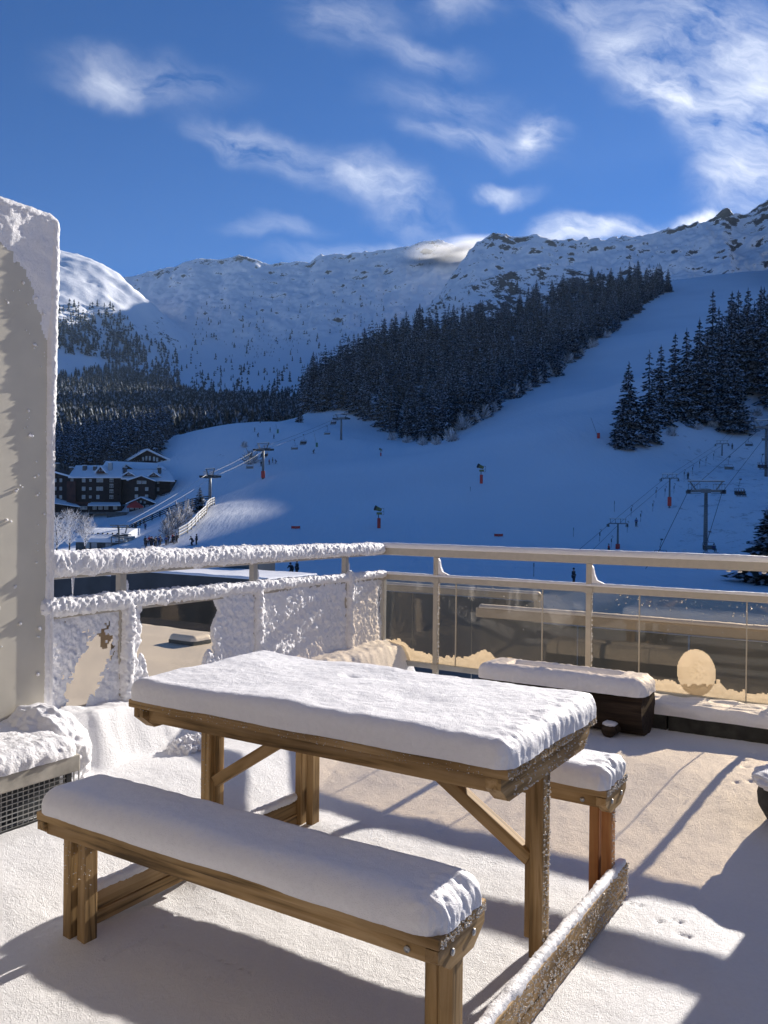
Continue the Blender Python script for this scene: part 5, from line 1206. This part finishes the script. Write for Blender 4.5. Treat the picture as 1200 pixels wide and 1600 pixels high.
for k, q in poses.items():
    sh = [Vector(q['nk'])+Vector((s*.19, 0, -.08)) for s in (-1, 1)]; hp = [Vector(q['hip'])+Vector((s*.11, 0, -.03)) for s in (-1, 1)]
    def toe(a): return (a[0], a[1]-.14, a[2]-.04)
    nodes = [(q['hip'], .13), (q['ch'], .15), (q['nk'], .06), (q['hd'], (.095, .11)), (hp[0], .095), (q['kn'][0], .065), (q['an'][0], .05), (hp[1], .095), (q['kn'][1], .065), (q['an'][1], .05),
             (sh[0], .06), (q['el'][0], .045), (q['ha'][0], .035), (sh[1], .06), (q['el'][1], .045), (q['ha'][1], .035), (toe(q['an'][0]), .05), (toe(q['an'][1]), .05)]
    ed = [(0, 1), (1, 2), (2, 3), (0, 4), (4, 5), (5, 6), (0, 7), (7, 8), (8, 9), (1, 10), (10, 11), (11, 12), (1, 13), (13, 14), (14, 15), (6, 16), (9, 17)]
    body = skin_mesh('body', nodes, ed, M['skin'])
    jn = [(q['hip'], .17), (q['ch'], .20), ((Vector(q['nk'])+Vector(q['ch']))/2, .17), (sh[0], .095), (q['el'][0], .075), (Vector(q['ha'][0]).lerp(Vector(q['el'][0]), .2), .06), (sh[1], .095), (q['el'][1], .075), (Vector(q['ha'][1]).lerp(Vector(q['el'][1]), .2), .06)]
    jk = {c: skin_mesh('jacket', jn, [(0, 1), (1, 2), (2, 3), (3, 4), (4, 5), (2, 6), (6, 7), (7, 8)], m_) for c, m_ in jackets.items()}
    tn = [(q['hip'], .165), (hp[0], .12), (q['kn'][0], .095), (q['an'][0], .085), (hp[1], .12), (q['kn'][1], .095), (q['an'][1], .085)]
    trs = skin_mesh('trousers', tn, [(0, 1), (1, 2), (2, 3), (0, 4), (4, 5), (5, 6)], jackets['black'])
    hb = MB(); hd = q['hd']; hb.lathe([(.125, -.02), (.13, .03), (.11, .10), (.06, .15), (.0, .165)], (hd[0], hd[1]+.01, hd[2]), 12); hel = mesh_np('helmet', hb.v, hb.f, jackets['black'], True)
    skm = []
    for a in q['an']:
        if k == 'sit': mb = MB(); mb.box(a[0]-.045, a[0]+.045, a[1]-.75, a[1]+.55, a[2]-.13, a[2]-.09, .01)
        else: mb = MB(); mb.box(a[0]-.045, a[0]+.045, -.85, .75, .01, .045, .01)
        skm.append(mesh_np('ski', mb.v, mb.f, M['dsteel']))
    pm[k] = (body, jk, trs, hel, skm)
def person(p, pose, col, label, rz=0., s=1., group='skiers on the slopes', skis=True):
    body, jk, trs, hel, skm = pm[pose]; t = thing('person', label, 'person', tuple(p), rz, group); t.scale = (s, s, s)
    b = link('body', body, t); link('jacket', jk[col], t); link('trousers', trs, t); link('helmet', hel, t)
    if skis:
        for m_ in skm: link('ski', m_, t)
    return t
PP = [(994,824,'stand','blue','skier in dark clothes riding the drag lift between its two nearest pylons'),(951,866,'stand','red','skier in a red jacket left of the nearest drag lift pylon'),(896,915,'stand','black','person in black seen between the two right rails'),
 (1075,750,'stand','black','skier in black on the drag lift above its middle pylon'),(1144,703,'stand','black','skier in black standing right of the third drag lift pylon'),(961,704,'ski','black','lone skier in black below the spruces on the right of the piste'),
 (1129,667,'stand','black','person in black at the left end of the queue under the right spruces'),(1140,668,'ski','black','person crouching just below the queue under the right spruces'),(1156,677,'ski','black','skier bending down below the queue under the right spruces'),
 (1141,664,'stand','black','first person in the row queueing under the right spruces'),(1146,664,'stand','black','second person in the row queueing under the right spruces'),(1149.5,664,'stand','black','third person in the row queueing under the right spruces'),(1154,663,'stand','blue','fourth person in the row queueing under the right spruces'),(1160,663,'ski','black','leaning person at the right end of the row under the right spruces'),(1170,662,'stand','black','person apart, just left of the farthest drag lift pylon'),
 (408,729,'stand','black','person in black just left of the red footed left pylon'),(420.5,727,'stand','red','person in red right of the red footed left pylon'),(426,724,'stand','black','taller person, second to the right of the red footed left pylon'),(431,726,'ski','blue','third person to the right of the red footed left pylon'),
 (398,675,'stand','black','skier at the left on the shoulder slope'),(403,683,'ski','black','crouched skier below the one at the left on the shoulder'),(422,676,'stand','black','skier in the middle on the shoulder slope'),(428,686,'stand','blue','skier in blue on the shoulder slope below the middle one'),(443,657,'stand','black','tiny person on the skyline of the shoulder'),(407,661,'stand','black','tiny person left on the skyline of the shoulder'),
 (490,709,'ski','black','lone skier in black gliding right of the left chairlift'),(365,898,'stand','black','person in black seen under the left handrail, the left one'),(380,894,'stand','blue','person seen under the left handrail, the right one of two'),
 (455,901,'ski','black','person just visible above the snow crusted pane under the left handrail'),(464,901,'stand','black','person right of the other above the snow crusted pane under the left handrail'),(300,853,'ski','black','person just above the left handrail by the sunlit slope'),(307,852,'stand','black','person right of the other just above the left handrail by the sunlit slope')]
for x, y, pose, col, lab in PP:
    p = hit(x, y)
    if p is not None: person(p, pose, col, lab, rnd.uniform(-2.2, 2.2), 1.05)
for k in range(17):
    x = 226+k*3.1+rnd.uniform(-1, 1); p = PX(x, 858+rnd.uniform(-1.5, 1.), 155+rnd.uniform(-4, 4)); p[2] = gz(p[0], p[1]) if abs(gz(p[0], p[1])-p[2]) < 1.2 else p[2]
    person(p, 'stand', ['black', 'black', 'red', 'blue'][k % 4 if k % 3 else 0], 'skier in the crowded lift queue just behind the left handrail', rnd.uniform(-1, 1), 1.0, 'skiers in the lift queue')
for x, y, col, lab in ((211, 828, 'black', 'person in black beside the dark fence by the lift station, the left one'), (227, 828, 'blue', 'person at the dark fence above the lift machinery, the right one')):
    p = hit(x, y); person(p, 'stand', col, lab, 0, 1.0, 'people by the fence', False)

# ---------------- chairs of the lifts
def chair_protos(wd):
    t = thing('lift_chair', 'x', 'chairlift chair', (0, 0, 0)); H_ = 3.3
    mb = MB(); mb.tube([(0, 0, 0), (0, .25, -.5), (0, .55, -1.2), (0, .35, -1.75)], .045, 6); mb.box(-.1, .1, -.3, .3, -.08, .14, .02); mb.build('hanger', M['dsteel'], t, True)
    mb = MB(); w = wd/2; mb.tube([(-w, -.1, -H_+.5), (-w-.02, .3, -2.2), (-w*.9, .35, -1.78), (w*.9, .35, -1.78), (w+.02, .3, -2.2), (w, -.1, -H_+.5)], .04, 6); mb.build('bail', M['dsteel'], t, True)
    mb = MB(); mb.box(-w, w, -.35, .2, -H_+.35, -H_+.45, .03); mb.build('seat', M['dsteel'], t); mb = MB(); mb.box(-w, w, .2, .28, -H_+.4, -H_+1.0, .03); mb.build('backrest', M['steel'], t)
    mb = MB(); mb.tube([(-w, .2, -H_+1.0), (-w*.9, -.35, -H_+.85), (w*.9, -.35, -H_+.85), (w, .2, -H_+1.0)], .03, 5); mb.build('safety_bar', M['dsteel'], t); return t
cp_ = chair_protos(2.3); first = True
CH = [(1140,714,198,0,20,'empty chair of the right lift above the middle drag pylon'),(1192,710,190,3,20,'chair with riders beside the pylon at the right edge'),(1157,749,165,4,20,'chair full of riders just right of the big pylon'),(1171,681,245,0,20,'empty chair high up below the farthest drag lift pylon'),
      (1109,831,142,2,20,'chair with two riders in front of the foot of the big right pylon'),(1034,843,138,0,20,'empty chair left of the big right pylon, just above the handrail'),(1197,672,235,0,20,'chair half cut by the right edge below the farthest pylon arm'),
      (390,716,240,0,-40,'empty chair left of the red footed left pylon'),(413,697,250,3,-40,'chair with riders just behind the red footed left pylon'),(460,688,270,0,-40,'empty chair right of the red footed left pylon'),(474,679,280,4,-40,'chair with riders on the left lift, right of an empty one'),(511,666,300,0,-40,'empty chair just left of the farthest left pylon'),(521,650,330,3,-40,'chair at the forest edge left of the farthest left pylon'),
      (241,786,185,0,-50,'chair hanging low over the dark fence near the frosted shrubs')]
for x, y, d, nr, rz, lab in CH:
    p = PX(x, y, d); rz = R(rz*.6)
    if x == 241: continue
    if first: c = cp_; c.location = tuple(p); c.rotation_euler = (0, 0, rz); c['label'] = lab; c['group'] = 'chairs of the chairlifts'; first = False
    else: c = dup(cp_, tuple(p), rz, None, lab, 'chairs of the chairlifts')
    for k in range(nr):
        ox = (-.86+1.72*(k/(max(nr-1, 1)))) if nr > 1 else 0; q = Vector((ox*math.cos(rz)-(-.0)*math.sin(rz), ox*math.sin(rz), -2.98))+Vector(p)
        person(q, 'sit', ['black', 'blue', 'black', 'red'][k % 4] if nr < 4 else 'black', '%s rider on the %s' % (['first', 'second', 'third', 'fourth'][k], lab.replace('just ', '').replace(', right of an empty one', '').replace('at the forest edge ', '').replace('with two riders ', '').replace('with riders ', '').replace('full of riders ', '')), rz, 1.0, 'riders on the chairlifts')
# T-bars of the drag lift
tp_ = None
for x, y, L in [(937,828,12),(955,838,12),(980,815,24),(986,790,18),(1001,799,20),(1020,783,20),(1025,762,18),(1039,760,24),(1053,756,20),(1069,734,26),(1082,727,18),(1093,718,18),(1103,714,20),(1115,706,18),(870,880,22)]:
    d = np.interp(x, [860, 965, 1046, 1128], [142, 165, 184, 240]); p = PX(x, y, d)
    if tp_ is None:
        tp_ = thing('drag_bar', 'x', 'drag lift bar', tuple(p)); mb = MB(); mb.tube([(0, 0, 0), (.28, 0, .1), (.35, 0, -.2), (.1, 0, -.45)], .05, 6); mb.build('spring_hook', M['dsteel'], tp_, True)
        mb = MB(); mb.tube([(.08, 0, -.4), (0, 0, -2.2)], .035, 6); mb.box(-.05, .13, -.05, .05, -1.1, -.5); mb.build('rod', M['dsteel'], tp_, True); c = tp_
    else: c = dup(tp_, tuple(p), rnd.uniform(-.5, .5))
    c['label'] = 'thin hanging bar of the drag lift swinging free along its rope'; c['group'] = 'hanging bars of the drag lift'

# ---------------- snow cannons, lances, banners, poles, fences
def cannon(x, yb_, h_px, lab):
    p = hit(x, yb_); s = h_px/F_PX*p[1]/4.6; t = thing('snow_cannon', lab, 'snow cannon', tuple(p), R(10), 'snow cannons on towers'); t.scale = (s, s, s)
    mb = MB(); mb.tube([(0, 0, -.5), (-.12, 0, 3.1)], .10, 8); mb.build('mast', M['dsteel'], t, True)
    MB().lathe([(.36, 0), (.38, .1), (.38, 2.1), (.32, 2.2)], n=12).build('padding', M['red'], t, True)
    mb = MB(); mb.tube([(-.75, 0, 4.35), (.5, .1, 3.95)], .50, 14, .36); mb.build('fan_drum', M['olive'], t, True)
    mb = MB(); mb.tube([(-1.0, 0, 4.44), (-.72, 0, 4.34)], .56, 14); mb.build('nozzle_ring', jackets['black'], t, True)
    mb = MB(); mb.box(-.5, .6, -.3, .3, 2.95, 3.45, .05); mb.build('control_box', M['olive'], t)
    mb = MB()
    for a, b in (((.6, 0, 2.9), (1.05, 0, 2.9)), ((1.05, 0, 2.9), (1.05, 0, 4.3)), ((1.05, 0, 4.3), (.4, 0, 4.3)), ((.6, 0, 3.6), (1.05, 0, 3.6))): mb.bar(a, b, .07)
    mb.build('platform_rail', M['steel'], t)
cannon(592, 826, 33, 'nearest snow cannon with red padded mast just above the handrail corner'); cannon(752, 757, 29, 'snow cannon in the middle of the wide slope'); cannon(595, 713, 12, 'small far snow cannon at the foot of the forest')
def lance(x, y, x2, y2, lab, mat):
    p = hit(x, y); q = PX(x2, y2, p[1]); t = thing('snow_lance', lab, 'snow lance', tuple(p), 0, 'snow lances'); mb = MB(); e = (q[0]-p[0], q[1]-p[1], q[2]-p[2]); mb.tube([(0, 0, 0), e], .05, 6); mb.build('lance_pipe', M['steel'], t)
    mb = MB(); mb.box(-.38, .38, -.3, .3, -.1, 1.5, .06); mb.build('padding', mat, t)
lance(935, 686, 923, 652, 'leaning snow lance with red padded foot left of the right spruces', M['red']); lance(495, 699, 490, 672, 'snow lance with green box right of the left chairlift', M['green']); lance(434, 677, 431, 662, 'snow lance with green box on the shoulder', M['green'])
def banner(x, y, lab):
    p = hit(x, y+2); t = thing('warning_banner', lab, 'banner', tuple(p), 0, 'red slope banners'); mb = MB(); k = p[1]/F_PX
    mb.add([(-6.8*k, 0, .9*k), (0, .06, .6*k), (6.8*k, 0, 1.1*k), (6.8*k, 0, 4.9*k), (0, .06, 4.5*k), (-6.8*k, 0, 4.8*k)], [(0, 1, 4, 5), (1, 2, 3, 4)]); b = mb.build('cloth', M['red'], t); b.modifiers.new('t', 'SOLIDIFY').thickness = .03
    for s in (-6.8, 0, 6.8): mb = MB(); mb.tube([(s*k, .02, -.2), (s*k, .02, 5.3*k)], .035, 6); mb.build('pole', M['steel'], t)
banner(462, 826, 'red banner on the slope left of the nearest snow cannon'); banner(779, 838, 'red banner on the slope right of the nearest snow cannon')
for x, y, L, lab, mt in ((896, 840, 15, 'green tipped marker pole above the right handrail', 'green'), (960, 802, 17, 'thin marker pole left of the drag lift', 'dsteel'), (834, 901, 21, 'thin dark marker pole seen between the two right rails', 'dsteel'), (735, 768, 7, 'short marker pole below the middle snow cannon', 'dsteel')):
    p = hit(x, y)
    if p is None: continue
    k = p[1]/F_PX; t = thing('marker_pole', lab, 'marker pole', tuple(p), 0, 'marker poles'); mb = MB(); mb.tube([(0, 0, -.2), (0, 0, L*k)], .035, 6); mb.build('pole', M['steel'] if mt == 'green' else M[mt], t); mb = MB(); mb.tube([(0, 0, L*k*.72), (0, 0, L*k*1.01)], .06, 8); mb.build('tip', M[mt], t)
def fence(pts, hgt, nrail, mat, snowy, lab, step=1):
    P = []
    for x, y in pts:
        p = hit(x, y); P.append(Vector(p))
    # resample
    Q = []
    for a, b in zip(P[:-1], P[1:]):
        k = max(1, round((b-a).length/3.2)); Q += [a.lerp(b, i/k) for i in range(k)]
    Q.append(P[-1]); Q = [Vector((q.x, q.y, gz(q.x, q.y))) for q in Q]; o0 = Q[0].copy(); t = thing('fence', lab, 'fence', tuple(o0))
    for q in Q: mb = MB(); q = q-o0; mb.box(q.x-.12, q.x+.12, q.y-.12, q.y+.12, q.z-.3, q.z+hgt+.15); mb.build('post', mat, t)
    for r_ in range(nrail):
        mb = MB(); z = hgt*(r_+1)/nrail-.08
        for a, b in zip(Q[:-1], Q[1:]): mb.bar((a-o0)+Vector((0, -.16, z)), (b-o0)+Vector((0, -.16, z)), .08, .26)
        mb.build('rail', mat, t)
        if snowy:
            mb = MB()
            for a, b in zip(Q[:-1], Q[1:]): mb.bar((a-o0)+Vector((0, -.16, z+.19)), (b-o0)+Vector((0, -.16, z+.19)), .16, .12)
            mb.build('snow_cover', M['roof_snow'], t)
fence([(200, 832), (225, 819), (250, 808), (275, 797), (300, 788), (326, 784)], 1.5, 3, M['dwood'], False, 'dark timber fence climbing from the lift station to the pylon')
fence([(279, 842), (293, 834), (305, 822), (314, 812), (322, 804), (324, 797), (335, 789)], 1.7, 3, M['pale_wood'], True, 'pale snow topped fence curving beside the sunlit slope')
t_p = hit(245, 800)
# log pile and bench-like timbers under the right stand
for x, y, L, lab in ((1118, 661, 9, 'dark fallen timber under the right spruces, the left one'), (1158, 655, 11, 'dark fallen timber under the right spruces, the right one')):
    p = hit(x, y)
    if p is not None: t = thing('fallen_log', lab, 'log', tuple(p), R(20), 'timbers under the spruces'); mb = MB(); mb.tube([(-L/2*.5, 0, .3), (L/2*.5, .3, .5)], .35, 8); mb.build('log', M['bark'], t); mb = MB(); mb.box(-L*.25, L*.25, -.3, .4, .75, .95, .08); mb.build('snow_cover', M['roof_snow'], t)

# ---------------- wind blown snow plume over the crest
m = bpy.data.materials.new('blown_snow'); m.use_nodes = True; n, l = m.node_tree.nodes, m.node_tree.links; n.clear()
out = N(n, 'ShaderNodeOutputMaterial'); pv = N(n, 'ShaderNodeVolumePrincipled'); pv.inputs['Color'].default_value = (1, 1, 1, 1); pv.inputs['Anisotropy'].default_value = .6
tc = N(n, 'ShaderNodeTexCoord'); t = N(n, 'ShaderNodeTexNoise'); t.inputs['Scale'].default_value = 1.6; t.inputs['Detail'].default_value = 5; l.new(tc.outputs['Object'], t.inputs['Vector'])
ln = N(n, 'ShaderNodeVectorMath', operation='LENGTH'); l.new(tc.outputs['Object'], ln.inputs[0]); mr = N(n, 'ShaderNodeMapRange', interpolation_type='SMOOTHSTEP'); mr.inputs['From Min'].default_value = 1.; mr.inputs['From Max'].default_value = .1; l.new(ln.outputs['Value'], mr.inputs['Value'])
r = ramp(n, l, t.outputs['Fac'], [(.35, 0.), (.7, 1.)]); mu = N(n, 'ShaderNodeMath', operation='MULTIPLY'); l.new(mr.outputs[0], mu.inputs[0]); l.new(r.outputs[0], mu.inputs[1]); m2 = N(n, 'ShaderNodeMath', operation='MULTIPLY'); l.new(mu.outputs[0], m2.inputs[0]); m2.inputs[1].default_value = .045
l.new(m2.outputs[0], pv.inputs['Density']); l.new(pv.outputs[0], out.inputs['Volume'])
bm = bmesh.new(); bmesh.ops.create_icosphere(bm, subdivisions=3, radius=1.0)
for (x, y, d, sx_, sz_, ang, lab) in ((712, 395, 2230, 185, 30, -7, 'bright plume of wind blown snow over the mountain crest'),):
    me = bpy.data.meshes.new('snow_plume'); bm.to_mesh(me); me.materials.append(m); o = link('snow_plume', me); p = PX(x, y, d); o.location = tuple(p); o.scale = (sx_, 130, sz_); o.rotation_euler = (0, R(ang), 0); tag(o, lab, 'snow plume', kind='stuff')
bm.free()

# ================================================================ SKY, SUN, CAMERA
w = bpy.data.worlds.new('World'); S.world = w; w.use_nodes = True; n, l = w.node_tree.nodes, w.node_tree.links; n.clear()
out = N(n, 'ShaderNodeOutputWorld'); bg = N(n, 'ShaderNodeBackground'); bg.inputs['Strength'].default_value = SKY_STR
sky = N(n, 'ShaderNodeTexSky', sky_type='NISHITA', sun_disc=False); sky.sun_elevation = SUN_EL; sky.sun_rotation = SUN_AZ; sky.altitude = 3200; sky.air_density = 1.0; sky.dust_density = .25; sky.ozone_density = 3.0
tc = N(n, 'ShaderNodeTexCoord'); sp = N(n, 'ShaderNodeSeparateXYZ'); l.new(tc.outputs['Generated'], sp.inputs[0])
mxm = N(n, 'ShaderNodeMath', operation='MAXIMUM'); l.new(sp.outputs[1], mxm.inputs[0]); mxm.inputs[1].default_value = .05
dx = N(n, 'ShaderNodeMath', operation='DIVIDE'); l.new(sp.outputs[0], dx.inputs[0]); l.new(mxm.outputs[0], dx.inputs[1])
dz = N(n, 'ShaderNodeMath', operation='DIVIDE'); l.new(sp.outputs[2], dz.inputs[0]); l.new(mxm.outputs[0], dz.inputs[1])
cb = N(n, 'ShaderNodeCombineXYZ'); l.new(dx.outputs[0], cb.inputs[0]); l.new(dz.outputs[0], cb.inputs[1])
wn = N(n, 'ShaderNodeTexNoise'); wn.inputs['Scale'].default_value = 9.; wn.inputs['Detail'].default_value = 5; l.new(cb.outputs[0], wn.inputs['Vector'])
ws = N(n, 'ShaderNodeVectorMath', operation='SUBTRACT'); l.new(wn.outputs['Color'], ws.inputs[0]); ws.inputs[1].default_value = (.5, .5, .5)
wm = N(n, 'ShaderNodeVectorMath', operation='MULTIPLY_ADD'); l.new(ws.outputs[0], wm.inputs[0]); wm.inputs[1].default_value = (.11, .08, 0); l.new(cb.outputs[0], wm.inputs[2])
blobs = [(220,125,150,42,4,.28),(150,140,70,25,0,.15),(480,250,200,34,17,.28),(610,285,85,34,25,.38),(380,215,90,28,10,.22),(740,222,130,26,8,.38),(842,205,48,32,0,.7),(700,160,130,40,5,.2),(790,302,60,18,0,.5),(920,355,85,24,-3,.85),(1085,350,120,20,-10,1.1),(850,372,70,12,0,.5),
         (1110,50,180,80,10,.50),(1165,180,105,110,0,.62),(1180,290,110,50,0,.62),(1000,105,120,50,35,.45),(1060,140,60,40,20,.5),(540,30,90,50,10,.24),(660,85,90,26,10,.22),(560,390,130,22,0,.35),(430,345,90,18,0,.18),(720,20,80,30,0,.22),(640,340,90,30,20,.25),(900,10,80,30,0,.3)]
acc = None
for x, y, bw_, bh_, ang, st in blobs:
    v = ray(x, y); mp = N(n, 'ShaderNodeMapping', vector_type='TEXTURE'); mp.inputs['Location'].default_value = (v[0]/v[1], v[2]/v[1], 0); mp.inputs['Rotation'].default_value = (0, 0, R(-ang)); mp.inputs['Scale'].default_value = (bw_*1.25/F_PX, bh_*1.25/F_PX, 1)
    l.new(wm.outputs[0], mp.inputs['Vector']); le_ = N(n, 'ShaderNodeVectorMath', operation='LENGTH'); l.new(mp.outputs[0], le_.inputs[0])
    mr = N(n, 'ShaderNodeMapRange', interpolation_type='SMOOTHERSTEP'); mr.inputs['From Min'].default_value = 1.15; mr.inputs['From Max'].default_value = 0.; mr.inputs['To Max'].default_value = st; l.new(le_.outputs['Value'], mr.inputs['Value'])
    if acc is None: acc = mr
    else: a = N(n, 'ShaderNodeMath', operation='ADD'); l.new(acc.outputs[0], a.inputs[0]); l.new(mr.outputs[0], a.inputs[1]); acc = a
sm = N(n, 'ShaderNodeMapping', vector_type='TEXTURE'); sm.inputs['Rotation'].default_value = (0, 0, R(-18)); sm.inputs['Scale'].default_value = (1.9, .75, 1); l.new(wm.outputs[0], sm.inputs['Vector'])
cn = N(n, 'ShaderNodeTexNoise'); cn.inputs['Scale'].default_value = 17.; cn.inputs['Detail'].default_value = 13; cn.inputs['Roughness'].default_value = .62; l.new(sm.outputs[0], cn.inputs['Vector'])
cr_ = ramp(n, l, cn.outputs['Fac'], [(.34, .0), (.86, 1.)])
f1 = N(n, 'ShaderNodeMath', operation='MULTIPLY'); l.new(acc.outputs[0], f1.inputs[0]); l.new(cr_.outputs[0], f1.inputs[1])
f2 = N(n, 'ShaderNodeMath', operation='MULTIPLY'); l.new(f1.outputs[0], f2.inputs[0]); f2.inputs[1].default_value = 1.75; f2.use_clamp = True
tn = N(n, 'ShaderNodeMixRGB', blend_type='MULTIPLY'); tn.inputs[0].default_value = 1.; tn.inputs[2].default_value = (*SKY_TINT, 1)
hs = N(n, 'ShaderNodeHueSaturation'); hs.inputs['Saturation'].default_value = SKY_SAT; hs.inputs['Value'].default_value = SKY_VAL; l.new(sky.outputs[0], tn.inputs[1]); l.new(tn.outputs[0], hs.inputs['Color'])
mx = N(n, 'ShaderNodeMixRGB'); l.new(f2.outputs[0], mx.inputs[0]); l.new(hs.outputs[0], mx.inputs[1]); mx.inputs[2].default_value = (*CLOUD, 1)
l.new(mx.outputs[0], bg.inputs[0]); l.new(bg.outputs[0], out.inputs[0])
sl_ = bpy.data.lights.new('sun', 'SUN'); sl_.energy = SUN_STR; sl_.angle = R(.53); sl_.color = SUN_COL; so = bpy.data.objects.new('sun', sl_); COL.objects.link(so)
dv = Vector((math.sin(SUN_AZ)*math.cos(SUN_EL), math.cos(SUN_AZ)*math.cos(SUN_EL), math.sin(SUN_EL))); so.rotation_euler = dv.to_track_quat('Z', 'Y').to_euler(); so.location = (3, 3, 8)
cam = bpy.data.cameras.new('camera'); co = bpy.data.objects.new('camera', cam); COL.objects.link(co); S.camera = co
cam.sensor_fit = 'VERTICAL'; cam.sensor_height = 36; cam.lens = 36*F_PX/1600; cam.clip_start = .05; cam.clip_end = 20000
co.matrix_world = Matrix.Translation((0, 0, EYE)) @ Matrix.Rotation(math.pi/2-PITCH, 4, 'X') @ Matrix.Rotation(ROLL, 4, 'Z')
S.view_settings.view_transform = 'Standard'; S.view_settings.look = 'None'; S.view_settings.gamma = 1; S.view_settings.exposure = EXPO
S.render.engine = 'CYCLES'; S.cycles.max_bounces = 8; S.cycles.transparent_max_bounces = 16
if HAZE > 0:
    m = bpy.data.materials.new('mountain_air'); m.use_nodes = True; n, l = m.node_tree.nodes, m.node_tree.links; n.clear()
    out = N(n, 'ShaderNodeOutputMaterial'); pv = N(n, 'ShaderNodeVolumePrincipled'); pv.inputs['Color'].default_value = (.55, .76, 1, 1); pv.inputs['Density'].default_value = HAZE; pv.inputs['Anisotropy'].default_value = .2; l.new(pv.outputs[0], out.inputs['Volume'])
    mb = MB(); mb.box(-2700, 2700, -1000, 3330, -13.6, 1000); o = mb.build('haze', m); tag(o, kind='stuff')
